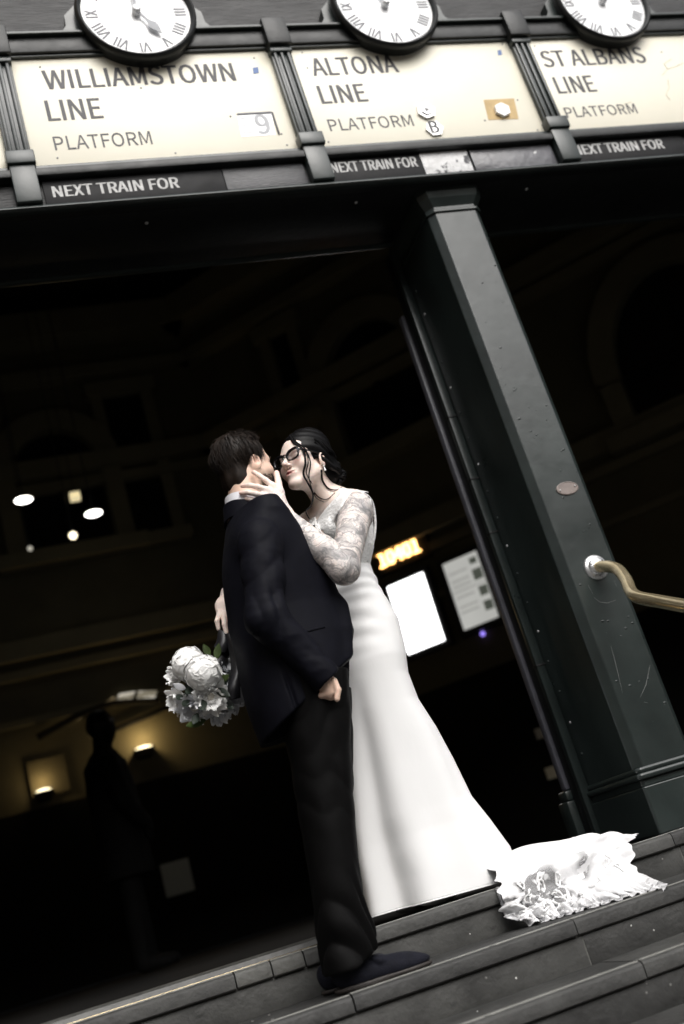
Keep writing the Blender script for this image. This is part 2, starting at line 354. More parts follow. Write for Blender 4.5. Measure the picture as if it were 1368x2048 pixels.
quad([(995, 101), (1002, 100), (1004, 110), (996, 111)], YF, .001, M['blue'], signs[1], 'blue_mark')
# number window on the first board
wi = quad([(474, 229), (543, 225), (551, 270), (483, 274)], YF, .0008, M['white'], signs[0], 'number_window')
c = [P(*q, YF) for q in ((474, 229), (543, 225), (551, 270), (483, 274))]
MB().box(c[0].x, c[1].x, YF-.004, YF, c[0].z-.004, c[0].z+.004, .001).build('window_edge', M['numeral'], wi)
MB().box(c[1].x-.002, c[1].x+.006, YF-.004, YF, c[2].z, c[1].z, .001).build('window_edge', M['sletter'], wi)
a, b = P(517, 268, YF), P(545, 266, YF); t_ = P(512, 230, YF)
fit_text('9', a.x, b.x, a.z, t_.z, YF-.0009, mat('faded_digit_paint', (.40, .41, .43), .6, .1, 30), wi, wt=.02, ext=.001)
q = mat('faint_digit_paint', (.66, .67, .70), .6, .05, 30)
for (pa, pb) in (((480, 236), (500, 234)), ((482, 250), (502, 248)), ((485, 264), (505, 262))):
    u, v = P(*pa, YF), P(*pb, YF); MB().box(u.x, v.x, YF-.0018, YF-.0006, u.z-.006, u.z+.003, 0).build('digit_bar', q, wi, smooth=False)
def hexplate(px, py, rx, m, s, name, th=.012, rot=0., inner=None):
    p = P(px, py, YF); poly = [(p.x+rx*math.cos(rot+k*math.pi/3), p.z+rx*math.sin(rot+k*math.pi/3)) for k in range(6)]
    mb = MB(); mb.prism(poly, 'y', YF-th, YF); o = mb.build(name, m, s, smooth=False)
    if inner:
        poly = [(p.x+rx*inner*math.cos(rot+k*math.pi/3), p.z+rx*inner*math.sin(rot+k*math.pi/3)) for k in range(6)]
        mb = MB(); mb.prism(poly, 'y', YF-th-.006, YF-th+.001); mb.build('plate_ring', M['chrome'], o, smooth=False)
        MB().ell((p.x, YF-th-.006, p.z), (.011, .008, .011)).build('bolt_head', M['white'], o)
    return o
hexplate(851, 224, .044, M['chrome'], signs[1], 'hexagonal_plate', .012, .3, .62)
hb = hexplate(868, 259, .042, mat('brushed_aluminium', (.6, .6, .6), .4, .2, 20, .1, 60, metal=.6), signs[1], 'hexagonal_plate', .010, 1.1)
a, b = P(862, 269, YF), P(880, 268, YF); t_ = P(857, 246, YF)
fit_text('B', a.x, b.x, a.z, t_.z, YF-.0102, M['sletter'], hb, wt=.02)
tan = quad([(967, 200), (1028, 197), (1037, 238), (977, 240)], YF, .001, mat('bare_tan_board', (.50, .36, .17), .7, .2, 12, .1, 60), signs[1], 'bare_patch')
hexplate(1003, 223, .038, M['white'], tan, 'hexagonal_plate', .016, .4)
# hairline cracks in the last board
for pts in ([(1325, 150), (1335, 138), (1328, 128), (1343, 118)], [(1335, 138), (1352, 133), (1366, 126)], [(1340, 200), (1332, 190), (1338, 176), (1336, 160)], [(1225, 232), (1236, 218), (1250, 208), (1262, 204)]):
    MB().tube([P(x, y, YF-.0004) for x, y in pts], .0011, 5).build('crack', mat('crack_stain', (.45, .40, .27), .8, .3, 30), signs[2])
# NEXT TRAIN FOR strips
def strip(p0, p1, tpx, ext_px, lab):
    Y = 3.396; a, b, t = P(*p0, Y), P(*p1, Y), P(*tpx, Y); e = P(*ext_px, Y)
    h = t.z-a.z; zm = a.z+h*.5
    s = empty('indicator_strip', (a.x, Y, ZS+.04), lab, 'sign', 'next train indicator strips')
    MB().box(a.x-.03, e.x, Y-.006, Y+.004, ZS+.031, zs1-.060, .001).build('strip_panel', M['nextb'], s)
    fit_text('NEXT TRAIN FOR', a.x, b.x, zm-h/2, zm+h/2, Y-.0062, M['nextl'], s, wt=.024, ext=.0008)
    return s, e.x
s0, e0 = strip((107, 397), (360, 377), (105, 375), (450, 370), 'black strip lettered NEXT TRAIN FOR under the WILLIAMSTOWN board')
s1, e1 = strip((664, 348), (838, 339), (661, 328), (846, 340), 'black strip lettered NEXT TRAIN FOR under the ALTONA board')
s2, e2 = strip((1150, 312), (1330, 300), (1147, 293), (1372, 300), 'black strip lettered NEXT TRAIN FOR under the ST ALBANS board')
xw = xat(942, 330, 3.398)
MB().box(e1+.006, xw, 3.390, 3.402, ZS+.032, zs1-.060, .002).build('flaking_panel', M['worn'], bld)
MB().box(xw+.012, pil[2]-.06, 3.390, 3.402, ZS+.032, zs1-.062, .002).build('peeling_panel', mat('peeling_grey_paint', (.10, .10, .11), .35, .3, 9, .4, 30, patch=((.62, .62, .62), 14, .66, .04)), bld)
MB().box(e0+.004, pil[1]-.06, 3.392, 3.402, ZS+.032, zs1-.062, .002).build('plain_panel', mat('weathered_dark_panel', (.045, .046, .05), .45, .5, 5, .3, 40, stretch=(1, 1, 5)), bld)
# ------------------------------------------------------------------ clocks
def ring(mb, c, prof, n=72):
    """lathe around the Y axis: prof = list of (radius, y)"""
    V = []; m = len(prof)
    for k in range(n):
        a = 2*math.pi*k/n
        for r, y in prof: V.append((c[0]+r*math.cos(a), y, c[2]+r*math.sin(a)))
    F = [[k*m+j, k*m+j+1, ((k+1) % n)*m+j+1, ((k+1) % n)*m+j] for k in range(n) for j in range(m-1)]
    return mb.add(V, F)
def clock(px, py, lab, hour):
    YD = 3.345
    c = P(px, py-9, YD-.034); c = Vector((c.x, YD, c.z)); r = .230
    o = empty('clock', (c.x, YD+.05, c.z), lab, 'clock', 'row of white round clocks')
    mb = MB(); ring(mb, c, [(r-.006, YD+.004), (r-.002, YD-.012), (r+.010, YD-.020), (r+.020, YD-.012), (r+.022, YD+.004), (r+.016, YD+.02), (r+.014, YD+.08)]); mb.build('bezel', M['iron2'], o, sharp=60)
    mb = MB(); ring(mb, c, [(.0005, YD), (r*.5, YD), (r, YD)]); di = mb.build('dial', M['white'], o)
    mb = MB(); ring(mb, c, [(r-.012, YD-.0006), (r-.0105, YD-.0006)]); mb.build('minute_track', M['numeral'], di, smooth=False)
    rom = ['XII', 'I', 'II', 'III', 'IIII', 'V', 'VI', 'VII', 'VIII', 'IX', 'X', 'XI']
    for k, tt in enumerate(rom):
        V, F, w = text_mesh(tt, .078, 0., .0006); lo, hi = V[:, 0].min(), V[:, 0].max(); V[:, 0] -= (lo+hi)/2; k_ = .050/V[:, 1].max(); V[:, :2] *= k_; V[:, 0] *= .80; n_ = len(V); V = np.concatenate([V+[-.0016, 0, 0], V+[.0016, 0, .0002]]); F = F+[[i_+n_ for i_ in f] for f in F]
        th = -k*math.pi/6; rr = r*.70
        X = c.x+math.cos(th)*V[:, 0]-math.sin(th)*(V[:, 1]+rr); Z = c.z+math.sin(th)*V[:, 0]+math.cos(th)*(V[:, 1]+rr)
        mesh_obj('numeral', np.stack([X, YD-.0012-V[:, 2]*.5, Z], 1), F, M['numeral'], di, smooth=False)
    for k in range(60):
        pass
    def hand(ang, ln, nm, prof, y):
        poly = [(w, q) for q, w in prof]+[(-w, q) for q, w in prof[::-1]]
        th = -ang; pl = [(c.x+math.cos(th)*a-math.sin(th)*b*ln, c.z+math.sin(th)*a+math.cos(th)*b*ln) for a, b in poly]
        mb = MB(); mb.prism(pl, 'y', y-.002, y+.001); mb.build(nm, M['handm'], o, smooth=False)
    hand(math.radians(hour*30), .15, 'hour_hand', [(-.1, .006), (0, .006), (.40, .0055), (.52, .010), (.62, .021), (.74, .019), (.9, .009), (1, .002)], YD-.016)
    hand(0, .20, 'minute_hand', [(-.12, .007), (0, .007), (.75, .006), (.85, .012), (1, .002)], YD-.022)
    mb = MB(); ring(mb, c, [(.0005, YD-.036), (.014, YD-.034), (.019, YD-.026), (.019, YD)], 24); mb.build('hub', M['white'], o)
    # scrolled brackets either side carry the clock on the cornice
    for sgn in (-1, 1):
        zb = zpt+.10; pts = [(0, 0), (.10, 0), (.105, .012), (.075, .02), (.058, .045), (.055, .10), (.0, .16)]
        x0 = c.x+sgn*(r+.005); poly = [(x0+sgn*a, zb+b) for a, b in pts]
        mb = MB(); mb.prism(poly, 'y', 3.375, 3.426); mb.build('bracket', M['iron'], o, smooth=False)
    return o
clock(273, 22, 'round white clock over the WILLIAMSTOWN board', 4.95)
clock(773, 8, 'round white clock over the ALTONA board', 11.6)
clock(1210, 2, 'round white clock over the ST ALBANS board', 11.6)
# ------------------------------------------------------------------ column
XC0, XC1 = 1.995, 2.245
col = empty('column', ((XC0+XC1)/2, 3.6, ZL), 'tall dark green painted iron column on a plinth with bevelled edges', 'column')
cf, ch = 3.455, .030
def colprof(x0, x1, y0, y1, c):
    return [(x0, y1), (x0, y0+c), (x0+c, y0), (x1-c, y0), (x1, y0+c), (x1, y1)]
def shaft(z0, z1, gx, gy, c, name, par, m='iron', bev=.004):
    mb = MB(); mb.prism(colprof(XC0-gx, XC1+gx, cf-gy, 3.88, c), 'z', z0, z1); o = mb.build(name, M[m], par, smooth=False)
    md = o.modifiers.new('bevel', 'BEVEL'); md.width = bev; md.segments = 2; return o
zb0 = P(1330, 1570, 3.43).z; 
zbase = CAMZ+P(1286, 1528, 3.45).z-CAMZ
shaft(zbase-.01, ZS-.10, 0, 0, ch, 'shaft', col)
shaft(ZL, zbase-.075, .018, .03, .006, 'plinth', col)
shaft(zbase-.075, zbase-.05, .006, .012, .01, 'base_neck', col)
shaft(zbase-.05, zbase-.028, .020, .030, .012, 'base_torus', col, bev=.010)
shaft(zbase-.028, zbase-.008, .012, .020, .014, 'base_moulding', col, bev=.008)
shaft(ZS-.115, ZS-.10, .006, .008, ch, 'neck_band', col)
# flared capital
mb = MB(); prof = [(ZS-.10, .0), (ZS-.085, .0), (ZS-.05, .022), (ZS-.025, .030), (ZS-.002, .030)]
rows = []
for z, gr in prof: rows.append([(x, y, z) for x, y in colprof(XC0-gr, XC1+gr, cf-gr*.9, 3.88, ch+gr*.2)])
V = [p for r in rows for p in r]; n = 6
F = [[j*n+i, j*n+(i+1) % n, (j+1)*n+(i+1) % n, (j+1)*n+i] for j in range(len(rows)-1) for i in range(n)]+[list(range(n))[::-1], [(len(rows)-1)*n+i for i in range(n)]]
mb.add(V, F); mb.build('capital', M['iron'], col, smooth=False)
# oval plate
p = P(1134, 977, cf); mb = MB(); V = []
prof = [(1.0, 0), (1.0, -.004), (.9, -.0055), (.88, -.004), (.02, -.004)]
for k in range(40):
    a = 2*math.pi*k/40
    for s_, dy in prof: V.append((p.x+.048*s_*math.cos(a), cf+dy, p.z+.027*s_*math.sin(a)))
F = [[k*5+j, ((k+1) % 40)*5+j, ((k+1) % 40)*5+j+1, k*5+j+1] for k in range(40) for j in range(4)]+[[k*5+4 for k in range(40)]]
mb.add(V, F); pq = mb.build('oval_plate', M['pink'], col, sharp=40)
for dx in (-.034, .034): MB().ell((p.x+dx, cf-.006, p.z+dx*.1), (.003, .002, .003), n=8, m=6).build('plate_screw', M['chrome'], pq)
# chips, blobs and knots in the paint
rng = random.Random(11)
for k in range(46):
    z = rng.uniform(zbase+.1, ZS-.4); x = rng.uniform(XC0+.04, XC1-.04)
    if k < 4: z = CAMZ+1.34+.1*k; x = XC1-.055-.11*(k % 2)
    r = rng.uniform(.0025, .006)
    MB().ell((x, cf+.0008, z), (r*1.4, r*.55, r*.8), n=8, m=6).build('paint_blister', M['iron'], col)
sc = mat('bare_scratch', (.22, .225, .22), .5, .3, 60)
for pts in ([(1222, 1292), (1232, 1330), (1245, 1385)], [(1300, 1330), (1292, 1370), (1280, 1395)], [(1188, 1195), (1200, 1204), (1215, 1206), (1232, 1200)], [(1288, 1404), (1296, 1406)], [(1228, 1162), (1233, 1172)], [(1176, 1170), (1186, 1188)]):
    MB().tube([P(x, y, cf-.0002) for x, y in pts], [.0004]+[.0008]*(len(pts)-2)+[.0003], 5).build('scratch', sc, col)
# door frame against the inner side of the column
fr = empty('door_frame', (1.985, 3.9, ZL), 'dark riveted iron door frame behind the tall column', 'door frame')
MB().box(1.955, 1.993, 3.835, 3.865, ZL, ZS-.01, .004).build('jamb', M['iron'], fr)
MB().box(1.962, 2.02, 3.87, 3.935, ZL, ZS-.01, .008).build('jamb', M['iron2'], fr)
lv = mat('pale_steel_jamb', (.085, .085, .10), .4, .2, 8, .1, 40)
MB().box(1.948, 2.02, 3.94, 3.985, ZL+.24, ZS-.30, .012).build('jamb_edge', lv, fr)
MB().box(1.93, 2.03, 3.93, 4.02, ZL, ZL+.2, .008).build('jamb_foot', M['iron'], fr)
MB().box(1.938, 2.03, 3.935, 4.01, ZL+.2, ZL+.24, .010).build('jamb_foot', M['iron'], fr)
for k in range(20):
    z = ZL+.1+k*.125
    MB().ell((1.9945, 3.80+.004*(k % 2), z), (.005, .006, .006), n=8, m=6).build('rivet', M['chrome'] if k % 3 == 0 else M['iron'], fr)
for z in (ZL+.72, ZL+1.3, ZL+1.55, ZL+1.85): MB().box(1.953, 1.995, 3.832, 3.87, z, z+.008, .001).build('frame_joint', M['black'], fr)
# brass handrail fixed on the column's face
hr = empty('handrail', (2.15, 3.3, CAMZ+.6), 'cranked brass handrail fixed to the column by a round flange', 'handrail')
fp = P(1192, 1135, cf)
mb = MB(); ring(mb, fp, [(.0005, cf-.022), (.028, cf-.022), (.034, cf-.018), (.036, cf-.010), (.046, cf-.008), (.05, cf-.003), (.05, cf+.001)], 40); fl = mb.build('flange', M['chrome'], hr, sharp=50)
for k in range(3):
    a = math.pi*(.2+k*2/3); MB().ell((fp.x+.029*math.cos(a), cf-.022, fp.z+.029*math.sin(a)), (.0035, .002, .0035), n=8, m=6).build('screw', M['black'], fl)
def smooth_path(pts, n=8):
    pts = [np.array(p) for p in pts]; out = []
    for i in range(len(pts)-1):
        p0 = pts[max(i-1, 0)]; p1 = pts[i]; p2 = pts[i+1]; p3 = pts[min(i+2, len(pts)-1)]
        for k in range(n):
            t = k/n; out.append(.5*((2*p1)+(-p0+p2)*t+(2*p0-5*p1+4*p2-p3)*t*t+(-p0+3*p1-3*p2+p3)*t**3))
    out.append(pts[-1]); return out
path = [fp+Vector((0, 0, .0)), P(1212, 1133, cf-.06), P(1235, 1139, cf-.13), P(1252, 1160, cf-.20), P(1262, 1183, cf-.26), P(1278, 1195, cf-.33), P(1320, 1203, cf-.44), P(1375, 1213, cf-.62), P(1440, 1226, cf-.84)]
path += [path[-1]+(path[-1]-path[-2])*k for k in (1.5, 3)]
MB().tube([path[-1]+Vector((0, .01, -.005)), (path[-1].x, path[-1].y, .2)], .018, 14).build('post', M['brass'], hr)
MB().tube(smooth_path(path), .0225, 20).build('rail', M['brass'], hr)
# ------------------------------------------------------------------ the hall behind the doorway: back wall, slanting wall, windows, lamps, screens
YA = 10.0
def onplane(px, py, p0, n):
    d = Vector((RM @ np.array([px-PW/2, py-PH/2, FPX])).tolist()); o = Vector((0, 0, CAMZ))
    return o+d*((Vector(p0)-o).dot(n)/d.dot(n))
cx = onplane(392, 800, (0, YA, 0), Vector((0, 1, 0))).x
class Wall:
    def __init__(s, p0, t, ln):
        s.p0 = Vector(p0); s.t = Vector(t).normalized(); s.n = Vector((s.t.y, -s.t.x, 0)); s.len = ln
    def at(s, px, py): q = onplane(px, py, s.p0, s.n)-s.p0; return q.dot(s.t), q.z
    def w(s, a, z, d): v = s.p0+s.t*a+s.n*d; return (v.x, v.y, z)
    def slab(s, poly, d0, d1, name, m, parent, smooth=False):
        n = len(poly); V = [s.w(a, z, d0) for a, z in poly]+[s.w(a, z, d1) for a, z in poly]
        F = [[i, (i+1) % n, n+(i+1) % n, n+i] for i in range(n)]+[list(range(n))[::-1], list(range(n, 2*n))]
        ar = sum(poly[i][0]*poly[(i+1) % n][1]-poly[(i+1) % n][0]*poly[i][1] for i in range(n))
        if ar < 0: F = [f[::-1] for f in F]
        return mesh_obj(name, V, F, m, parent, smooth)
    def rect(s, a0, a1, z0, z1, d0, d1, name, m, parent): return s.slab([(a0, z0), (a1, z0), (a1, z1), (a0, z1)], d0, d1, name, m, parent)
WA = Wall((-10.5, YA, 0), (1, 0, 0), cx+10.5)
WB = Wall((cx, YA, 0), (.72, -.69, 0), 9.0)
for wl in (WA, WB):
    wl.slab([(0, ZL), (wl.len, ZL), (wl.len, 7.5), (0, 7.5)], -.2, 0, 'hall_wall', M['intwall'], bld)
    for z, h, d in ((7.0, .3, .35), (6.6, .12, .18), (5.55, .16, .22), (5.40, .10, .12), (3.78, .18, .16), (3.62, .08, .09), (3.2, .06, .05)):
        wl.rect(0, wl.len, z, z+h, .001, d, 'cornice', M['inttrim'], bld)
for wl in (WA, WB): wl.rect(0, wl.len, ZL, 2.45, .001, .03, 'painted_shade_band', M['intdark'], bld)  # near-black band: shade low on the walls, painted as colour
def arch(a0, a1, z0, z1, rise, n=14):
    pts = [(a0, z0), (a1, z0)]; c = (a0+a1)/2; h = (a1-a0)/2
    for k in range(n+1):
        th = math.pi*k/n; pts.append((c+h*math.cos(th), z1-rise+rise*math.sin(th)))
    return pts
def arch_window(wl, pl, pr, ptop, rise, mull=1):
    a0, zb = wl.at(*pl); a1, _ = wl.at(*pr); _, zt = wl.at(*ptop)
    w = wl.slab(arch(a0, a1, zb, zt, rise), .002, .02, 'arched_window', M['glass'], bld)
    out = arch(a0-.22, a1+.22, zb, zt+.22, rise+.2)[2:]; inn = arch(a0, a1, zb, zt, rise)[2:]
    V = []; F = []
    for i, (o_, q) in enumerate(zip(out, inn)):
        V += [wl.w(*o_, .001), wl.w(*o_, .16), wl.w(*q, .16), wl.w(*q, .001)]
        if i: b = 4*i; F += [[b-4+j, b-4+(j+1) % 4, b+(j+1) % 4, b+j] for j in range(4)]
    mesh_obj('archivolt', V, F, M['inttrim'], w, False)
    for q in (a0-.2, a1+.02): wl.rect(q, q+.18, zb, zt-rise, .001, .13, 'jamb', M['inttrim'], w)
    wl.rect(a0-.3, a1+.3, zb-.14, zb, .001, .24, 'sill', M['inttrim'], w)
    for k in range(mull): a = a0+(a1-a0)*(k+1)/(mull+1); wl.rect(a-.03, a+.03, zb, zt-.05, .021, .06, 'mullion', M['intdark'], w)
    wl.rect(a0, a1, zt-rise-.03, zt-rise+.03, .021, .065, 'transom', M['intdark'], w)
def rect_window(wl, pl, pr, ptop):
    a0, zb = wl.at(*pl); a1, _ = wl.at(*pr); _, zt = wl.at(*ptop)
    w = wl.rect(a0, a1, zb, zt, .002, .02, 'window', M['glass'], bld)
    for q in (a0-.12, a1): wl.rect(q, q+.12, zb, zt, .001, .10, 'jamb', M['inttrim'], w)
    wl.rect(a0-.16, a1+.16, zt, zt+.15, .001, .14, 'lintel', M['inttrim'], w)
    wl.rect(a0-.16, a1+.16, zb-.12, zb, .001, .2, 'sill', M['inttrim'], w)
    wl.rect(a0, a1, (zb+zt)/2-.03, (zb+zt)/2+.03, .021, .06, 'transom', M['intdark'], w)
arch_window(WA, (62, 1118), (232, 1090), (95, 872), .42)
rect_window(WA, (268, 1082), (348, 1070), (205, 800))
rect_window(WA, (-120, 1150), (-40, 1138), (-190, 860))
arch_window(WB, (715, 925), (880, 840), (745, 640), .5)
rect_window(WB, (595, 850), (632, 832), (530, 690))
arch_window(WB, (1290, 860), (1560, 700), (1280, 560), .8)
# ---- pendant lamps (glowing discs under the window arch)
def pendant(px, py, Y, r, lab, warm=(1, .97, .9), e=6.):
    p = P(px, py, Y); o = empty('pendant_lamp', p, lab, 'lamp', 'lamps glowing high in the hall')
    MB().tube([p+Vector((0, 0, .03)), (p.x, p.y, 7.5)], .006, 6).build('rod', M['black'], o)
    mb = MB(); mb.ell(p+Vector((0, 0, .012)), (r*1.05, r*1.05, .02), n=24, m=8); mb.build('shade', M['black'], o)
    mb = MB(); mb.ell(p, (r, r, .014), n=24, m=8); mb.build('glow_disc', emat('lamp_glow', warm, e), o)
pendant(47, 1000, 8.6, .073, 'white oval pendant lamp before the edge of an arched window')
pendant(187, 1027, 8.6, .073, 'white oval pendant lamp beside the mullion of the arched window')
def globe(px, py, Y, r, lab, col, e, sq=False):
    p = P(px, py, Y); o = empty('hanging_lamp', p, lab, 'lamp', 'lamps glowing high in the hall')
    MB().tube([p+Vector((0, 0, r*.8)), (p.x, p.y, 7.5)], .005, 6).build('rod', M['black'], o)
    mb = MB()
    if sq: mb.box(p.x-r, p.x+r, p.y-r, p.y+r, p.z+.008, p.z+r*.7, .004); mb.box(p.x-r, p.x+r, p.y-r, p.y+r, p.z-r*.75, p.z-.008, .004)
    else: mb.ell(p, (r, r, r), n=16, m=10)
    mb.build('glass_globe', emat('globe_glow', col, e), o)
    MB().tube([p+Vector((0, 0, r*.75)), p+Vector((0, 0, r*1.25))], r*.4, 10).build('gallery', M['black'], o)
globe(150, 993, 9.0, .045, 'dim amber box lantern hanging above the small globe', (1, .85, .5), .55, True)
globe(146, 1071, 8.9, .034, 'small bright cream globe lamp below the amber lantern', (1, .88, .6), 2.5)
globe(60, 1097, 9.2, .022, 'tiny faint globe lamp near the window sill', (1, .95, .8), .35)
# ---- lower vault with lit lunette panes and wall uplights
uw = emat('lunette_glow', (1, .93, .78), .40); uw2 = emat('lunette_glow_amber', (1, .78, .45), .22)
lun = empty('fanlight', WA.w(*WA.at(250, 1440), .1), 'curved fanlight of small lit panes over the passage', 'window')
for k, (q, m_) in enumerate((([(200, 1415), (226, 1396), (232, 1403), (205, 1420)], uw2), ([(229, 1408), (238, 1390), (270, 1385), (262, 1404)], uw), ([(271, 1403), (276, 1385), (314, 1383), (308, 1400)], uw), ([(93, 1462), (135, 1438), (165, 1429), (163, 1438)], uw2))):
    WA.slab([WA.at(*c_) for c_ in q][::-1], .03, .05, 'pane', m_, lun)
pts = [WA.at(*c_) for c_ in ((75, 1478), (150, 1437), (225, 1409), (318, 1404))]
MB().tube([WA.w(a, z, .06) for a, z in pts], .03, 8).build('arch_rib', M['intdark'], lun)
pts = [WA.at(*c_) for c_ in ((228, 1462), (290, 1436), (345, 1412))]
MB().tube([WA.w(a, z, .05) for a, z in pts], .025, 8).build('arch_rib', M['intdark'], lun)
def sconce(px, py, lab, power, w):
    a, z = WA.at(px, py); c_ = Vector(WA.w(a, z, .14)); o = empty('wall_uplight', c_, lab, 'lamp', 'wall uplights in the passage')
    mb = MB(); mb.prism([(c_.x-w, z), (c_.x+w, z), (c_.x+w*.6, z-.07), (c_.x-w*.6, z-.07)], 'y', YA-.16, YA-.001); mb.build('bowl', M['intdark'], o, smooth=False)
    MB().ell((c_.x, YA-.09, z+.006), (w*.85, .06, .022), n=16, m=8).build('glow_bulb', emat('sconce_glow', (1, .88, .58), 2.2), o)
    l = bpy.data.lights.new('uplight', 'POINT'); l.energy = power; l.color = (1, .72, .36); l.shadow_soft_size = .05
    lo = bpy.data.objects.new('uplight', l); COL.objects.link(lo); lo.parent = o; lo.location = (0, 0, .10)
sconce(287, 1502, 'bright wall uplight glowing amber behind the shoulder of the standing figure', 3., .10)
sconce(88, 1587, 'small wall uplight glowing on a pale niche far from the couple', .8, .085)
na = WA.at(60, 1540); nb = WA.at(122, 1520); nc = WA.at(85, 1590)
WA.rect(na[0]-.02, nb[0]+.03, nc[1]-.02, na[1]+.06, .031, .045, 'niche_panel', mat('cream_plaster', (.10, .085, .045), .8, .15, 3), bld)
# ---- screens on the slanting side
def screen(q, lab, m, name, d=.10):
    c_ = [WB.at(*k) for k in q]; a0 = (c_[0][0]+c_[3][0])/2; a1 = (c_[1][0]+c_[2][0])/2; z1 = (c_[0][1]+c_[1][1])/2; z0 = (c_[2][1]+c_[3][1])/2
    o = empty(name, WB.w((a0+a1)/2, z0, 0), lab, 'screen')
    WB.rect(a0-.05, a1+.05, z0-.05, z1+.05, .001, d, 'casing', M['black'], o)
    WB.rect(a0, a1, z0, z1, d+.001, d+.008, 'display', m, o)
    return o, (a0, a1, z0, z1), d+.009
screen([(782, 1180), (851, 1147), (902, 1280), (830, 1309)], 'blank glowing white screen under the orange sign', emat('white_screen', (1, 1, 1), 3.2), 'screen')
so2, (a0, a1, z0, z1), dd = screen([(892, 1133), (962, 1104), (1004, 1235), (940, 1262)], 'grey departures screen with dark blocks beside the glowing white screen', emat('grey_screen', (.95, .95, .9), .34), 'departures_screen')
dk = emat('screen_block', (.8, .9, .75), .05); md_ = emat('screen_text', (.9, .9, .85), .20)
for k, (u0, u1, v0, v1) in enumerate(((.74, .94, .84, .93), (.72, .98, .60, .76), (.74, .98, .36, .50), (.74, .98, .14, .28))): WB.rect(a0+(a1-a0)*u0, a0+(a1-a0)*u1, z0+(z1-z0)*v0, z0+(z1-z0)*v1, dd, dd+.004, 'dark_block', dk, so2)
for v0 in (.80, .68, .60, .44, .30, .22): WB.rect(a0+(a1-a0)*.08, a0+(a1-a0)*.62, z0+(z1-z0)*v0, z0+(z1-z0)*(v0+.025), dd, dd+.003, 'text_line', md_, so2)
WB.rect(a0, a1, z0+(z1-z0)*.53, z0+(z1-z0)*.55, dd, dd+.003, 'text_line', md_, so2)
# orange LED sign: blocky glowing characters
b0, zb = WB.at(771, 1140); b1, _ = WB.at(852, 1106); _, zt = WB.at(764, 1112)
led = empty('led_sign', WB.w(b0, zb, 0), 'orange glowing LED sign above the white screen', 'sign')
WB.rect(b0-.08, b1+.08, zb-.06, zt+.08, .001, .09, 'casing', M['black'], led)
lm = emat('amber_led', (1, .52, .16), 5.); cw = (b1-b0)/5
V, F, wd = text_mesh('10401', 1., 0., .02); V[:, 1] *= .73/V[:, 1].max(); n_ = len(V); V = np.concatenate([V, V+[.045, .0, .01], V+[.02, .04, .02]]); F = F+[[i_+n_ for i_ in f] for f in F]+[[i_+2*n_ for i_ in f] for f in F]; lo_, hi_ = V[:, 0].min(), V[:, 0].max()
mesh_obj('glowing_characters', [WB.w(b0+(x-lo_)/(hi_-lo_)*(b1-b0), zb+y/.73*(zt-zb), .10+z*.2) for x, y, z in V], F, lm, led, False)
# small dim things in the hall
p = WB.at(968, 1268); mb = MB(); mb.ell(WB.w(*p, .03), (.022, .022, .022)); prop(mb.build('indicator_lamp', emat('violet_led', (.35, .25, 1), .9)), 'tiny violet indicator light below the departures screen', 'lamp')
def notice(wl, q, lab, col):
    c_ = [wl.at(*k) for k in q]; a_ = [x for x, _ in c_]; z_ = [x for _, x in c_]
    o = empty('notice', wl.w((a_[0]+a_[1])/2, min(z_), 0), lab, 'poster')
    wl.rect((a_[0]+a_[3])/2, (a_[1]+a_[2])/2, (z_[2]+z_[3])/2, (z_[0]+z_[1])/2, .031, .045, 'sheet', emat('faint_glow_sheet', col, .004), o)  # sheet given a faint glow of its own, no lamp behind it
    wl.rect((a_[0]+a_[3])/2-.03, (a_[1]+a_[2])/2+.03, (z_[2]+z_[3])/2-.03, (z_[2]+z_[3])/2-.001, .031, .05, 'frame', M['intdark'], o)
notice(WA, [(318, 1732), (374, 1716), (390, 1780), (334, 1796)], 'dim square notice low on the far wall behind the couple', (.6, .62, .55))
notice(WB, [(1070, 1460), (1100, 1448), (1112, 1466), (1080, 1480)], 'small dim upper notice beside the foot of the door frame', (.9, .85, .7))
notice(WB, [(1092, 1537), (1120, 1527), (1128, 1550), (1100, 1560)], 'small dim cream lower notice beside the foot of the door frame', (1., .9, .65))

# ---- a dark figure standing in the hall
pf_ = P(300, 1950, 7.6); fx = pf_.x
Fg = empty('person', (fx, 7.6, ZL), 'dark silhouette of a person in a long black coat inside the hall', 'person')
# ------------------------------------------------------------------ distance-field modelling: smooth continuous bodies and clothes
def A(v): return np.array([v[0], v[1], v[2]], dtype=np.float64)
def rcone(a, b, ra, rb):
    a, b = A(a), A(b); ab = b-a; L2 = max(ab@ab, 1e-12)
    def f(p):
        t = np.clip(((p-a)@ab)/L2, 0, 1); q = p-a-t[:, None]*ab
        return np.sqrt((q*q).sum(1))-(ra+(rb-ra)*t)
    return f
def fcone(a, b, ra, rb, nrm, fl):
    """round cone squashed along nrm by the factor fl"""
    a, b = A(a), A(b); ab = b-a; L2 = max(ab@ab, 1e-12); nrm = A(nrm)/np.linalg.norm(A(nrm))
    def f(p):
        t = np.clip(((p-a)@ab)/L2, 0, 1); q = p-a-t[:, None]*ab; s = q@nrm; q = q+nrm*(s*(1/fl-1))[:, None]
        return (np.sqrt((q*q).sum(1))-(ra+(rb-ra)*t))*min(1, fl*1.25)
    return f
def elli(c, r, R=None):
    c = A(c); r = np.array(r, float); R = np.eye(3) if R is None else np.array(R)
    def f(p):
        q = ((p-c)@R)/r; k0 = np.sqrt((q*q).sum(1)); k1 = np.sqrt(((q/r)**2).sum(1))+1e-9
        return k0*(k0-1)/k1
    return f
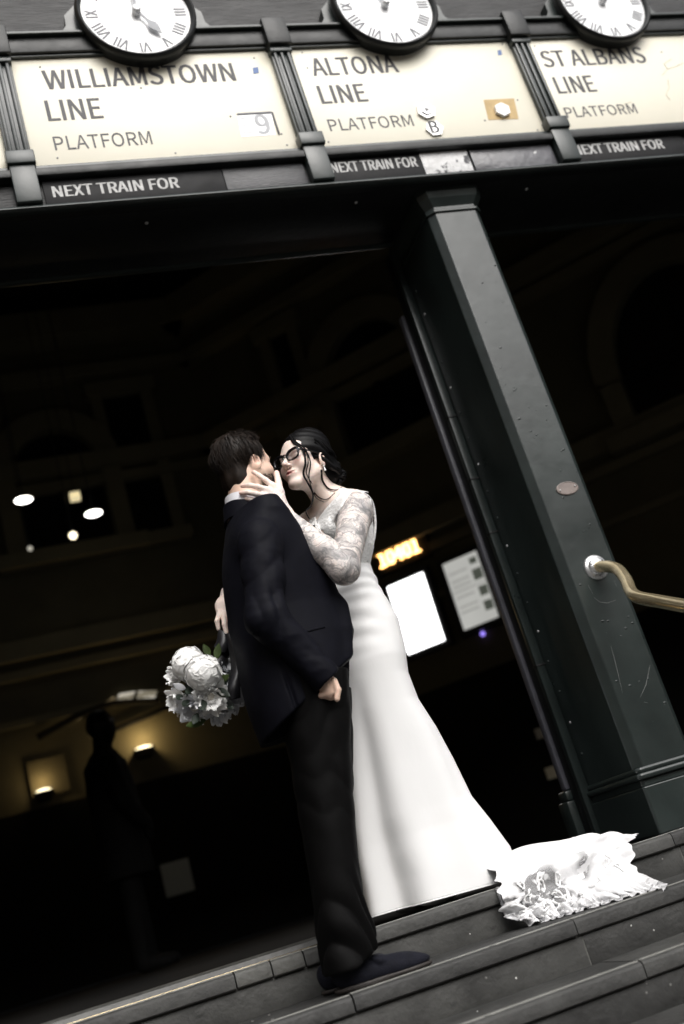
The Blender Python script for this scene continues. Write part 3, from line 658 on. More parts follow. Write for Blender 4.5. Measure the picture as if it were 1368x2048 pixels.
def loft(rows, rot=0., ex=2.):
    """upright loft: rows (z, cx, cy, rx, ry) of ellipses turned by rot"""
    r = np.array(sorted(rows), float); c, s = math.cos(rot), math.sin(rot)
    def f(p):
        z = np.clip(p[:, 2], r[0, 0], r[-1, 0]); I = [np.interp(z, r[:, 0], r[:, k]) for k in (1, 2, 3, 4)]
        x, y = p[:, 0]-I[0], p[:, 1]-I[1]; u, v = x*c+y*s, -x*s+y*c
        k = (np.abs(u/I[2])**ex+np.abs(v/I[3])**ex)**(1/ex); d = (k-1)*np.minimum(I[2], I[3])
        o = np.abs(p[:, 2]-z); return np.where(o > 0, np.sqrt(np.maximum(d, 0)**2+o*o)+np.minimum(d, 0)*0, d)
    return f
def smin(a, b, k):
    if k <= 0: return np.minimum(a, b)
    h = np.clip(.5+.5*(b-a)/k, 0, 1); return b+(a-b)*h-k*h*(1-h)
def smax(a, b, k): return -smin(-a, -b, k)
def union(*prims):
    def f(p):
        d = None
        for q in prims:
            g, k = q if isinstance(q, tuple) else (q, 0)
            if k < 0: d = smax(d, -g(p), -k)
            else: d = g(p) if d is None else smin(d, g(p), k)
        return d
    return f
_R = np.random.RandomState(5)
_K = _R.normal(size=(12, 3)); _PH = _R.uniform(0, 6.28, 12)
def wob(p, fr, seed=0):
    """cheap smooth noise in -1..1"""
    q = p*fr; o = np.zeros(len(p)); w = np.sin(q@_K[(seed+7) % 12]*.9+_PH[seed % 12])
    for i in range(4):
        k = _K[(seed+i*2) % 12]; o += np.sin(q@k*(1+.35*i)+_PH[(seed+i) % 12]+1.4*w)/(1+.4*i)
    return o/2.6
def surf(f, lo, hi, h, blk=6):
    lo = np.array(lo, float); n = np.ceil((np.array(hi)-lo)/h/blk).astype(int)+1; H = h*blk
    ax = [lo[i]+(np.arange(n[i])+.5)*H-h*.5 for i in range(3)]
    G = np.stack(np.meshgrid(*ax, indexing='ij'), -1).reshape(-1, 3)
    dc = np.concatenate([f(c) for c in np.array_split(G, max(1, len(G)//200000))])
    act = (np.abs(dc) < H*1.5).reshape(n)
    N_ = n*blk; g = np.where(np.repeat(np.repeat(np.repeat((dc < 0).reshape(n), blk, 0), blk, 1), blk, 2), np.float32(-1), np.float32(1))
    I = np.argwhere(act); off = np.stack(np.meshgrid(*[np.arange(blk)]*3, indexing='ij'), -1).reshape(-1, 3)
    for ch in np.array_split(I, max(1, len(I)*blk**3//300000)):
        q = (ch[:, None, :]*blk+off[None]).reshape(-1, 3); g[q[:, 0], q[:, 1], q[:, 2]] = f(lo+q*h)
    s = g < 0
    c = np.zeros([k-1 for k in N_], np.int8)
    for dx in (0, 1):
        for dy in (0, 1):
            for dz in (0, 1): c += s[dx:N_[0]-1+dx, dy:N_[1]-1+dy, dz:N_[2]-1+dz]
    cells = np.argwhere((c > 0) & (c < 8)); vid = np.full(c.shape, -1, np.int32); vid[cells[:, 0], cells[:, 1], cells[:, 2]] = np.arange(len(cells))
    acc = np.zeros((len(cells), 3)); cnt = np.zeros(len(cells))
    for a in range(3):
        b1, b2 = [k for k in range(3) if k != a]
        for o1 in (0, 1):
            for o2 in (0, 1):
                o = np.zeros(3, int); o[b1] = o1; o[b2] = o2; e = np.zeros(3, int); e[a] = 1
                p0 = cells+o; p1 = p0+e; v0 = g[p0[:, 0], p0[:, 1], p0[:, 2]]; v1 = g[p1[:, 0], p1[:, 1], p1[:, 2]]
                m = (v0 < 0) != (v1 < 0); t = np.where(m, v0/np.where(m, v0-v1, 1), 0)
                acc += np.where(m[:, None], o+e*t[:, None], 0); cnt += m
    V = lo+(cells+acc/cnt[:, None])*h
    F = []
    for a in range(3):
        b1, b2 = (a+1) % 3, (a+2) % 3
        sl0 = [slice(1, None)]*3; sl0[a] = slice(0, -1); sl1 = [slice(1, None)]*3; sl1[a] = slice(1, None)
        x = s[tuple(sl0)] != s[tuple(sl1)]; p = np.argwhere(x); p += 1; p[:, a] -= 1
        q = []
        for o1, o2 in ((-1, -1), (0, -1), (0, 0), (-1, 0)):
            o = p.copy(); o[:, b1] += o1; o[:, b2] += o2; ok = np.all(o < np.array(c.shape), 1)
            o = np.minimum(o, np.array(c.shape)-1); q.append(np.where(ok, vid[o[:, 0], o[:, 1], o[:, 2]], -1))
        q = np.stack(q, 1); neg = s[p[:, 0], p[:, 1], p[:, 2]]; q = np.where(neg[:, None], q, q[:, ::-1]); F.append(q[(q >= 0).all(1)])
    return V, np.concatenate(F)
def fast_obj(name, V, F, m, parent, smooth_it=0):
    V = np.asarray(V, float); F = np.asarray(F)
    for _ in range(smooth_it):                     # light Laplacian pass
        acc = np.zeros_like(V); cnt = np.zeros(len(V))
        for i in range(4):
            for j in (1, 3):
                np.add.at(acc, F[:, i], V[F[:, (i+j) % 4]]); np.add.at(cnt, F[:, i], 1)
        V = V+.6*(acc/np.maximum(cnt, 1)[:, None]-V)
    org = (V.min(0)+V.max(0))/2; me = bpy.data.meshes.new(name); k = F.shape[1]
    me.vertices.add(len(V)); me.vertices.foreach_set('co', (V-org).astype(np.float32).ravel())
    me.loops.add(F.size); me.loops.foreach_set('vertex_index', F.astype(np.int32).ravel())
    me.polygons.add(len(F)); me.polygons.foreach_set('loop_start', (np.arange(len(F))*k).astype(np.int32))
    me.polygons.foreach_set('use_smooth', np.ones(len(F), bool)); me.update(calc_edges=True); me.validate()
    if m: me.materials.append(m)
    o = bpy.data.objects.new(name, me); COL.objects.link(o)
    if parent: o.parent = parent; o.location = Vector(org)-origin(parent)
    else: o.location = org
    o['_n'] = 0; del o['_n']
    return o, V
def attr(o, name, vals):
    a = o.data.attributes.new(name, 'FLOAT', 'POINT'); a.data.foreach_set('value', np.asarray(vals, np.float32))
def interp_edge(poly, Y):
    """photograph polyline -> (z, x) table on the plane y = Y"""
    q = [P(x, y, Y) for x, y in poly]; q = sorted([(v.z, v.x) for v in q]); return np.array(q)
def edge_rows(left, right, Y, ry, cy=None, nz=26, z0=None, z1=None):
    l, r = interp_edge(left, Y), interp_edge(right, Y)
    z0 = max(l[0, 0], r[0, 0]) if z0 is None else z0; z1 = min(l[-1, 0], r[-1, 0]) if z1 is None else z1
    out = []
    for z in np.linspace(z0, z1, nz):
        xl, xr = np.interp(z, l[:, 0], l[:, 1]), np.interp(z, r[:, 0], r[:, 1])
        out.append((z, (xl+xr)/2, cy(z) if cy else Y, (xr-xl)/2, ry(z)))
    return out
class Head:
    """head frame: x to the person's left, y forward, z up; metres before scaling"""
    def __init__(s, org, fwd, up, sc=.92, female=False):
        s.o = A(org); f = A(fwd)/np.linalg.norm(A(fwd)); u = A(up); u = u-f*(u@f); u /= np.linalg.norm(u)
        l = np.cross(u, f); s.R = np.stack([l, f, u], 1); s.sc = sc; s.fem = female
    def w(s, p): return s.o+s.R@(np.array(p, float)*s.sc)
    def W(s, p): return Vector(s.w(p).tolist())
    def loc(s, p): return ((p-s.o)@s.R)/s.sc
    def sdf(s):
        w = 1 if not s.fem else .95; F = s.fem
        pr = [elli((0, -.014, .042), (.073, .093, .083)), (elli((0, .03, .035), (.063, .062, .07)), .02),
              (elli((0, .03, -.03), (.058*w, .058, .074 if F else .078)), .03)]
        for q in (-1, 1):
            pr += [(rcone((q*.052*w, -.002, -.045), (q*.015, .066, -.096 if F else -.100), .022, .015 if F else .022), .025), (elli((q*.040*w, .055, -.029), (.027, .030, .028)), .02)]
        pr += [(elli((0, .074, -.098 if F else -.102), (.016 if F else .020, .016, .015)), .022), (rcone((-.036, .076, .022), (.036, .076, .022), .011, .011), .02)]
        for q in (-1, 1): pr += [(elli((q*.031, .104, .000), (.020, .020, .014)), -.014)]
        for q in (-1, 1): pr += [(elli((q*.031, .0765, -.001), (.0155, .014, .012)), .005)]
        pr += [(rcone((0, .086, .016), (0, .110, -.026), .0075, .0095), .012), (elli((0, .111, -.030), (.0105, .0105, .0095)), .008)]
        for q in (-1, 1): pr += [(elli((q*.0125, .098, -.035), (.008, .010, .0075)), .006)]
        pr += [(elli((0, .082, -.064), (.026, .018, .018)), .016)]
        pr += [(rcone((-.027, .080, -.0560), (0, .0955, -.0585), .0033, .0054), .004), (rcone((.027, .080, -.0560), (0, .0955, -.0585), .0033, .0054), .004),
               (rcone((-.020, .085, -.0670), (0, .0935, -.0700), .004, .0070), .004), (rcone((.020, .085, -.0670), (0, .0935, -.0700), .004, .0070), .004)]
        pr += [(rcone((-.031, .085, -.0570), (0, .098, -.0650), .0024, .0026), -.004), (rcone((.031, .085, -.0570), (0, .098, -.0650), .0024, .0026), -.004)]
        for q in (-1, 1):
            pr += [(elli((q*.076, -.012, -.008), (.009, .022, .032), Euler((0.15, 0, q*-.35)).to_matrix()), .006), (elli((q*.085, -.009, -.004), (.008, .013, .019), Euler((0.15, 0, q*-.35)).to_matrix()), -.005)]
        f = union(*pr)
        return lambda p: f(s.loc(p))*s.sc
def skin_mat(name, base, tattoo=False):
    m = bpy.data.materials.new(name); m.use_nodes = True; t = m.node_tree; b = t.nodes['Principled BSDF']; L = t.links.new
    tc = N(t, 'ShaderNodeTexCoord'); n1 = N(t, 'ShaderNodeTexNoise', Scale=22., Detail=6.); L(tc.outputs['Object'], n1.inputs['Vector'])
    rp = N(t, 'ShaderNodeValToRGB'); rp.color_ramp.elements[0].color = (*[c*.9 for c in base], 1); rp.color_ramp.elements[1].color = (*[min(1, c*1.07) for c in base], 1); L(n1.outputs['Fac'], rp.inputs[0]); cs = rp.outputs[0]
    def mixin(an, col, f=1.):
        nonlocal cs
        a = N(t, 'ShaderNodeAttribute'); a.attribute_name = an; mm = N(t, 'ShaderNodeMath', operation='MULTIPLY'); mm.inputs[1].default_value = f; L(a.outputs['Fac'], mm.inputs[0])
        x = N(t, 'ShaderNodeMix', data_type='RGBA'); L(mm.outputs[0], x.inputs[0]); L(cs, x.inputs[6]); x.inputs[7].default_value = (*col, 1); cs = x.outputs[2]
    mixin('blush', (base[0]*.92, base[1]*.66, base[2]*.62)); mixin('lips', (.36, .12, .11)); mixin('stubble', (.10, .075, .055), .75)
    if tattoo:
        wn = N(t, 'ShaderNodeTexNoise', Scale=13., Detail=3.); L(tc.outputs['Object'], wn.inputs['Vector'])
        wv = N(t, 'ShaderNodeMix', data_type='RGBA'); wv.inputs[0].default_value = .085; L(tc.outputs['Object'], wv.inputs[6]); L(wn.outputs['Color'], wv.inputs[7])
        def ramp(src, p0, p1, c0, c1):
            r = N(t, 'ShaderNodeValToRGB'); r.color_ramp.elements[0].position = p0; r.color_ramp.elements[1].position = p1
            r.color_ramp.elements[0].color = (c0, c0, c0, 1); r.color_ramp.elements[1].color = (c1, c1, c1, 1); L(src, r.inputs[0]); return r.outputs[0]
        v1 = N(t, 'ShaderNodeTexVoronoi', feature='DISTANCE_TO_EDGE', Scale=34.); L(wv.outputs[2], v1.inputs['Vector'])
        v2 = N(t, 'ShaderNodeTexVoronoi', feature='DISTANCE_TO_EDGE', Scale=80.); L(wv.outputs[2], v2.inputs['Vector'])
        w1 = N(t, 'ShaderNodeTexWave', wave_type='RINGS', Scale=11., Distortion=9., Detail=3.); w1.inputs['Detail Scale'].default_value = 2.; L(wv.outputs[2], w1.inputs['Vector'])
        sh = N(t, 'ShaderNodeTexNoise', Scale=17., Detail=5., Roughness=.62, Distortion=1.2); L(wv.outputs[2], sh.inputs['Vector'])
        l1 = ramp(v1.outputs['Distance'], .0, .055, .8, 0); l2 = ramp(v2.outputs['Distance'], .0, .05, .35, 0); l3 = ramp(w1.outputs['Fac'], .0, .22, .8, 0); pa = ramp(sh.outputs['Fac'], .48, .66, 0, .95)
        def mx(a_, b_, op='MAXIMUM'):
            q = N(t, 'ShaderNodeMath', operation=op); L(a_, q.inputs[0]); L(b_, q.inputs[1]); return q.outputs[0]
        pat = mx(mx(l1, l3), mx(l2, pa))
        at = N(t, 'ShaderNodeAttribute'); at.attribute_name = 'tattoo'
        gw = ramp(sh.outputs['Fac'], .30, .55, .35, .85); gf = mx(gw, at.outputs['Fac'], 'MULTIPLY'); xg = N(t, 'ShaderNodeMix', data_type='RGBA'); L(gf, xg.inputs[0]); L(cs, xg.inputs[6]); xg.inputs[7].default_value = (.60, .60, .605, 1); cs = xg.outputs[2]
        fac = mx(pat, at.outputs['Fac'], 'MULTIPLY')
        x = N(t, 'ShaderNodeMix', data_type='RGBA'); L(fac, x.inputs[0]); L(cs, x.inputs[6]); x.inputs[7].default_value = (.065, .07, .078, 1); cs = x.outputs[2]
    L(cs, b.inputs['Base Color']); b.inputs['Roughness'].default_value = .48; b.inputs['Subsurface Weight'].default_value = .12; b.inputs['Subsurface Radius'].default_value = (.012, .005, .003); b.inputs['Subsurface Scale'].default_value = .5
    bn = N(t, 'ShaderNodeTexNoise', Scale=420., Detail=3.); L(tc.outputs['Object'], bn.inputs['Vector']); bp = N(t, 'ShaderNodeBump', Strength=.08, Distance=.002); L(bn.outputs['Fac'], bp.inputs['Height']); L(bp.outputs[0], b.inputs['Normal'])
    return m
def finger(pts, r0, r1, k=.006):
    out = []; m = len(pts)-1
    for i in range(m): out.append((rcone(pts[i], pts[i+1], r0+(r1-r0)*i/m, r0+(r1-r0)*(i+1)/m), k if i == 0 else .003))
    return out
def strands(rootfn, n, name, m, parent, segs=5, sides=3):
    """rootfn(i) -> (list of points, root radius): tapered locks joined into one hair mesh"""
    mb = MB()
    for i in range(n):
        r = rootfn(i)
        if r is None: continue
        pts, rad = r; k = len(pts); mb.tube(pts, [rad*(1-.9*(j/(k-1))**1.5) for j in range(k)], sides, cap=False)
    return mb.build(name, m, parent, smooth=True, sharp=None)
# ------------------------------------------------------------------ materials of people
M['suit'] = mat('midnight_wool', (.0050, .0052, .0085), .6, .2, 30, .12, 500, spec=.07, sheen=.004)
M['trouser'] = mat('black_wool', (.0030, .0029, .0030), .6, .2, 30, .12, 500, spec=.07, sheen=.003)
M['shirt'] = mat('white_cotton', (.82, .82, .86), .7, .03, 20, .1, 300)
M['navy'] = mat('navy_suede', (.0075, .008, .013), .75, .3, 40, .3, 300, sheen=.01, spec=.12)
M['sole'] = mat('dark_sole', (.02, .016, .014), .6, .3, 20)
M['hair_brown'] = mat('dark_brown_hair', (.013, .0085, .006), .5, .35, 60, spec=.2)
M['hair_black'] = mat('black_hair', (.003, .0027, .003), .45, .3, 60, spec=.14)
M['satin'] = mat('ivory_white_crepe', (.84, .84, .84), .42, .012, 8, .16, 11, spec=.4, stretch=(1, 1, .35))
M['skin_f'] = skin_mat('fair_skin_tattooed', (.86, .71, .63), True)
M['skin_m'] = skin_mat('fair_skin', (.72, .51, .40))
def fold(p, a, b, w, amp, n):
    """creases across the limb a-b, n waves, fading over the radius w round its middle"""
    a, b = A(a), A(b); t = (b-a)/np.linalg.norm(b-a); s = (p-(a+b)/2)@t; r = np.sqrt(((p-(a+b)/2)**2).sum(1))
    ph = s*n*.5+1.3*np.sin(p@np.array([23., 17., -9.])); return amp*np.exp(-(r/w)**2)*(1.3-2.2*np.abs(np.sin(ph)))
# ================================================================== groom
Gr = empty('person', P(700, 1960, 3.14), 'person in midnight suit and navy loafers leaning in to a kiss, hand in pocket', 'person')
Gr.location.z = noseZ[1]
GH = Head(P(493, 938, 3.22), (.90, .40, .03), (-.02, .0, 1), .90)
gneck0, gneck1 = GH.w((0, -.035, -.05)), A(P(507, 1046, 3.20))
shR, elR, wrR = P(522, 1080, 3.03), P(532, 1238, 2.985), P(648, 1358, 2.995)
shL, elL, wrL = P(545, 1065, 3.38), P(610, 1190, 3.50), P(700, 1175, 3.56)
hd = P(658, 1374, 3.0)
def groom_body():
    pr = [GH.sdf(), (rcone(gneck0, gneck1, .056, .062), .03), (rcone(gneck1, A(P(560, 1330, 3.18)), .08, .11), .05),
          (rcone(A(shR), A(elR), .045, .036), .03), (rcone(A(elR), A(wrR), .035, .026), .02), (rcone(A(shL), A(elL), .045, .036), .03), (rcone(A(elL), A(wrL), .035, .026), .02)]
    ab = [(652, 1388), (640, 1420)]
    for q, (yy, dx) in enumerate(((2.975, 0), (2.99, 4), (3.005, 8))): pass
    # hand sliding into the pocket: back of the hand, four fingers running down into the cloth, thumb outside
    pr += [(rcone(A(wrR), A(hd), .024, .027), .012), (rcone(A(hd), A(P(662, 1386, 3.0)), .025, .022), .012)]
    for q in range(4): pr += finger([P(664-q*7, 1384+q*2, 2.985+q*.006), P(658-q*7, 1402+q*3, 3.06+q*.006), P(652-q*7, 1425, 3.10+q*.006)], .0095, .008)
    pr += finger([P(668, 1362, 2.975), P(676, 1380, 2.972), P(674, 1398, 2.974)], .0105, .0085)
    return union(*pr)
gb = groom_body(); V, F = surf(gb, A(P(395, 1250, 3.2))*[1, 0, 0]+[-.02, 2.9, P(600, 1450, 3).z], [1.25, 3.66, P(480, 860, 3.2).z+.05], .0036)
body, V = fast_obj('body', V, F, M['skin_m'], Gr)
L_ = GH.loc(V); z0 = np.zeros(len(V))
jaw = np.clip(1-np.abs(L_[:, 2]+.085)/.055, 0, 1)*(L_[:, 1] > -.02)*np.clip((L_[:, 1]+.02)/.04, 0, 1)*(np.abs(L_).max(1) < .16)
attr(body, 'stubble', np.clip(jaw*1.4, 0, 1)); attr(body, 'lips', np.clip(1-np.sqrt((L_[:, 0]/.022)**2+((L_[:, 2]+.064)/.011)**2+((L_[:, 1]-.09)/.02)**2), 0, 1)); attr(body, 'blush', np.clip(.8-np.abs(L_[:, 0]*0+np.sqrt(((np.abs(L_[:, 0])-.076)/.02)**2+((L_[:, 1]+.012)/.03)**2+((L_[:, 2]+.005)/.04)**2)), 0, 1)); attr(body, 'tattoo', z0)
# --- jacket
YJ = 3.18
jl = [(490, 1008), (468, 1032), (452, 1090), (447, 1140), (450, 1190), (460, 1260), (474, 1320), (490, 1380), (506, 1430), (520, 1470), (530, 1500)]
jr = [(548, 1022), (575, 1056), (606, 1085), (640, 1130), (668, 1180), (690, 1225), (704, 1262), (699, 1300), (697, 1350), (696, 1400), (698, 1450)]
zt = P(480, 985, YJ).z
def jry(z): return float(np.interp(z, [1.6, 1.9, 2.05, 2.20, 2.26, 2.32, 2.36], [.165, .155, .175, .185, .16, .10, .07]))
jrows = edge_rows(jl, jr, YJ, jry, nz=30)
jl_ = loft(jrows, rot=.12, ex=2.3)
hem0, hem1 = P(528, 1482, 3.1), P(700, 1318, 3.1)
hs_ = (hem1.z-hem0.z)/(hem1.x-hem0.x)
cuffd = (A(wrR)-A(elR)); cuffd /= np.linalg.norm(cuffd); cuffp = A(P(657, 1361, 2.99))
vent = [P(545, 1300, 3.0), P(557, 1450, 3.0)]
def jacket(p):
    d = jl_(p)
    d = smin(d, rcone(A(P(513, 1062, 3.2)), A(shR)+[0, .02, .0], .074, .066)(p), .05)
    d = smin(d, rcone(A(P(513, 1062, 3.2)), A(shL), .074, .066)(p), .05)
    # draped fold, breaking towards the side
    d += .006*wob(p*[1, .6, .45], 17., 1)*np.clip((2.2-p[:, 2])*3, .15, 1)
    # lapel front corner lifts away
    d = smin(d, fcone(A(P(676, 1215, 3.10)), A(P(690, 1318, 3.08)), .03, .022, (.3, 1, 0), .5)(p), .03)
    # side vent groove
    q = p-A(vent[0]); g = np.exp(-(np.abs((q[:, 0])-(.02+.02*(A(vent[0])[2]-p[:, 2])/.3))/.006)**2)*np.clip((A(vent[0])[2]-p[:, 2])*8, 0, 1)*(p[:, 1] < YJ)
    d += .010*g
    d = smax(d, hem0.z+hs_*np.maximum(p[:, 0]-hem0.x, -.02)*np.where(p[:, 1] < YJ, 1, .25)-p[:, 2], .006)
    # neck opening
    d = smax(d, -(rcone(A(GH.w((0, -.03, -.06))), gneck1+[0.02, 0, .0], .066, .070)(p)), .01)
    # sleeve
    s = smin(rcone(A(shR), A(elR), .070, .058)(p), rcone(A(elR), cuffp, .056, .045)(p), .03)
    s += fold(p, A(shR)+[.0, 0, -.04], A(elR)+[.04, 0, .05], .13, .0040, 58.)+fold(p, A(elR)+[-.02, 0, -.02], A(elR)+[.10, 0, .0], .10, .0065, 75.)+.003*wob(p, 22., 3)+fold(p, A(elR)+[.05, 0, -.03], cuffp, .09, .0045, 62.)
    s = smax(s, (p-cuffp)@cuffd, .004); s = smax(s, -(rcone(cuffp-cuffd*.03, cuffp+cuffd*.05, .035, .037)(p)), .003)
    s -= .0010*(1-2*np.abs(wob(p*[1, .7, 1.2], 34., 6)))
    d = smin(d, s, .003)
    s2 = smin(rcone(A(shL), A(elL), .075, .062)(p), rcone(A(elL), A(wrL), .06, .046)(p), .02)
    return smin(d, s2, .02)
V, F = surf(jacket, [P(440, 1150, 3.2).x-.08, 2.86, hem0.z-.05], [1.22, 3.66, zt+.05], .0045)
jk, _ = fast_obj('jacket', V, F, M['suit'], Gr, 1)
# collar of the jacket, pocket flap, sleeve buttons
def band(path, h, th, m, nm, parent, n=60, lean=.0, hh=None):
    """upright strip of cloth following a closed or open path"""
    pts = smooth_path(path, 8); V = []; F = []
    for i, q in enumerate(pts):
        t = pts[min(i+1, len(pts)-1)]-pts[max(i-1, 0)]; t = t/np.linalg.norm(t); nn = np.cross(t, [0, 0, 1.]); nn /= np.linalg.norm(nn); h_ = h if hh is None else hh[min(len(hh)-1, int(i/len(pts)*len(hh)))]
        for a, b in ((0, 0), (lean, h_), (lean+th, h_), (th, 0)): V.append(q+nn*a+np.array([0, 0, b]))
        if i: k = 4*i; F += [[k-4+j, k-4+(j+1) % 4, k+(j+1) % 4, k+j] for j in range(4)]
    return mesh_obj(nm, V, F, m, parent, True, sharp=50)
def ringpts(c, rx, ry, rot, a0, a1, tilt, n=12):
    out = []
    for k in range(n+1):
        a = a0+(a1-a0)*k/n; u, v = rx*math.cos(a), ry*math.sin(a)
        out.append(A(c)+np.array([u*math.cos(rot)-v*math.sin(rot), u*math.sin(rot)+v*math.cos(rot), tilt*u]))
    return out
nc = gneck1+np.array([.0, 0, .0])
band(ringpts(nc+[0, 0, .020], .074, .078, .3, .55, 2*math.pi-.55, -.42), .050, .004, M['shirt'], 'shirt_collar', Gr, lean=-.006)
band(ringpts(nc+[0, 0, -.026], .088, .092, .3, .75, 2*math.pi-.75, -.50), .055, .007, M['suit'], 'jacket_collar', Gr, lean=-.010)
pf = [P(612, 1258, 2.99), P(632, 1252, 2.99), P(654, 1247, 3.0)]
def on_surface(p, fn, d=(0, 1, 0)):
    p = A(p); d = np.array(d, float); p = p-d*.25
    for _ in range(60):
        v = float(fn(p[None])[0])
        if abs(v) < .0005: break
        p = p+d*v*.8
    return p
pf = [on_surface(q, jacket) for q in pf]
MB().tube([Vector(q.tolist()) for q in smooth_path(pf, 4)], .004, 6).build('pocket_flap', M['suit'], Gr)
# --- trousers
YT = 3.13
tl = [(545, 1380), (566, 1440), (583, 1520), (596, 1600), (606, 1660), (617, 1730), (628, 1800), (634, 1850), (640, 1890), (648, 1930), (654, 1965)]
tr = [(694, 1340), (697, 1400), (700, 1500), (704, 1600), (710, 1680), (718, 1760), (728, 1815), (742, 1850), (752, 1885), (752, 1900), (735, 1935)]
legn = loft(edge_rows(tl, tr, YT, lambda z: float(np.interp(z, [.8, .95, 1.3, 1.7], [.085, .085, .095, .13])), nz=24), ex=2.2)
tl2 = [(560, 1400), (590, 1520), (612, 1660), (632, 1800), (646, 1870), (656, 1930)]
tr2 = [(700, 1380), (703, 1520), (706, 1660), (714, 1780), (730, 1850), (735, 1915)]
legf = loft(edge_rows(tl2, tr2, 3.27, lambda z: float(np.interp(z, [.8, 1.3, 1.7], [.075, .085, .12])), nz=20), ex=2.2)
zcut = noseZ[1]+.055
def trousers(p):
    d = smin(legn(p), legf(p), .02); z = p[:, 2]-noseZ[1]
    d += .0045*wob(p*[1.5, 1, .22], 20., 2)*np.clip(.4+z*.5, .3, 1)
    w = np.exp(-((z-.13)/.12)**2); d += .008*w*(1.1-2*np.abs(np.sin((z*1.0+.75*(p[:, 0]-.75)+.10*np.sin(p[:, 1]*25+p[:, 0]*14))*26)))
    k = np.exp(-((z-.53)/.10)**2); d += .0016*k*(1-2*np.abs(np.sin((z+.6*p[:, 0]+.02*np.sin(p[:, 0]*60))*30)))
    k = np.exp(-((z-.74)/.12)**2); d += .0022*k*(1-2*np.abs(np.sin((z-.85*p[:, 0]+.02*np.sin(p[:, 0]*50))*30)))
    # crease down the front
    return smax(d, zcut-.03*(p[:, 0]-.72)/.1*0-p[:, 2]+.05*np.clip((p[:, 0]-.74)/.12, 0, 1), .006)
V, F = surf(trousers, [.45, 2.98, noseZ[1]+.02], [1.0, 3.46, P(560, 1380, YT).z+.06], .0045)
fast_obj('trousers', V, F, M['trouser'], Gr, 1)
# --- loafers
def shoe(heel, toe, nm):
    h, t = A(heel), A(toe); ax = t-h; ln = np.linalg.norm(ax[:2]); ax = np.array([ax[0], ax[1], 0])/ln; sd = np.array([-ax[1], ax[0], 0]); z0 = h[2]
    R = np.stack([ax, sd, [0, 0, 1.]], 1)
    def lc(p): return (p-np.array([h[0], h[1], z0]))@R
    up = union(elli((.06, 0, .045), (.062, .036, .045)), (elli((.15, .002, .032), (.10, .040, .034)), .03), (elli((.22, .004, .024), (.075, .042, .024)), .03), (elli((.035, 0, .07), (.04, .03, .035)), .02))
    s = ln/.29
    def up_(p):
        q = lc(p)/s; d = up(q); d = smax(d, .012-q[:, 2], .004)
        d = smin(d, elli((.145, .0, .056), (.030, .040, .020), Euler((0, .35, 0)).to_matrix())(q), .006); return d*s
    so_ = union(elli((.06, 0, .01), (.066, .037, .02)), (elli((.2, .003, .01), (.098, .044, .02)), .06))
    def sole(p): q = lc(p)/s; return smax(smax(so_(q), q[:, 2]-.015, .002), -q[:, 2], .002)*s
    lo = np.minimum(h, t)-[.08, .08, .01]; hi = np.maximum(h, t)+[.08, .08, .15]
    V, F = surf(up_, lo, hi, .003); o, _ = fast_obj(nm, V, F, M['navy'], Gr)
    V, F = surf(sole, lo, hi, .003); fast_obj('shoe_sole', V, F, M['sole'], o)
h_ = P(676, 1976, 3.10); t_ = P(858, 1922, 3.10); zz = noseZ[1]+.001
shoe((h_.x, 3.13, zz), (t_.x, 3.095, zz), 'loafer')
shoe((h_.x-.01, 3.265, zz), (t_.x-.05, 3.25, zz), 'loafer')
# --- groom's hair
def ghair(p):
    q = GH.loc(p); d = elli((0, -.022, .052), (.086, .106, .093))(q)
    d = smin(d, elli((0, -.060, -.042), (.064, .050, .076))(q), .03); d = smin(d, elli((.0, .02, .105), (.06, .065, .040))(q), .03)
    d += .006*wob(q*[1, 1, .5], 60., 4)
    face = smax((.048+.20*np.clip(q[:, 2]-.03, 0, .2)-.75*np.clip(.03-q[:, 2], 0, .12))-q[:, 1], q[:, 2]-.108, .02)   # keep the face and ears free
    ear = elli((.078, .0, -.015), (.03, .034, .036))(q); ear2 = elli((-.078, .0, -.015), (.03, .034, .036))(q)
    d = smax(d, -face, .012); d = smax(d, -ear, .008); d = smax(d, -ear2, .008)
    d = smax(d, -(q[:, 2]+.118), .01); return d*GH.sc
lo = GH.o-.17; V, F = surf(ghair, lo, GH.o+.17, .0035); gcap, GV = fast_obj('hair', V, F, M['hair_brown'], Gr, 1)
rs = np.random.RandomState(2); gl = GH.loc(GV); crown = np.array([.015, -.055, .135])
def gl_strand(i):
    k = rs.randint(len(gl)); q = gl[k]; v = q-np.array([0, -.02, .03]); n = v/np.linalg.norm(v); fl = q-crown; fl[1] -= .02; fl = fl-n*(fl@n); ln_ = np.linalg.norm(fl)
    if ln_ < 1e-4: return None
    fl /= ln_
    if q[2] > .085 and q[1] > -.04: fl = np.array([-.55+.5*rs.rand(), -.55, .10]); fl = fl-n*(fl@n)*.8
    fl = fl+rs.normal(0, .15, 3); fl /= np.linalg.norm(fl); L0 = rs.uniform(.022, .05); lift = rs.uniform(.02, .16); pts = []
    for j in range(5):
        t = j/4; w = q-n*.002+fl*L0*t+n*L0*(lift*t-.35*t*t)+np.array([0, 0, -.25])*L0*t*t*(q[2] < .06); pts.append(GH.W(w))
    if q[1] > .05 and q[2] < .06: return None
    return pts, rs.uniform(.0007, .0016)
strands(gl_strand, 3200, 'hair_locks', M['hair_brown'], gcap)
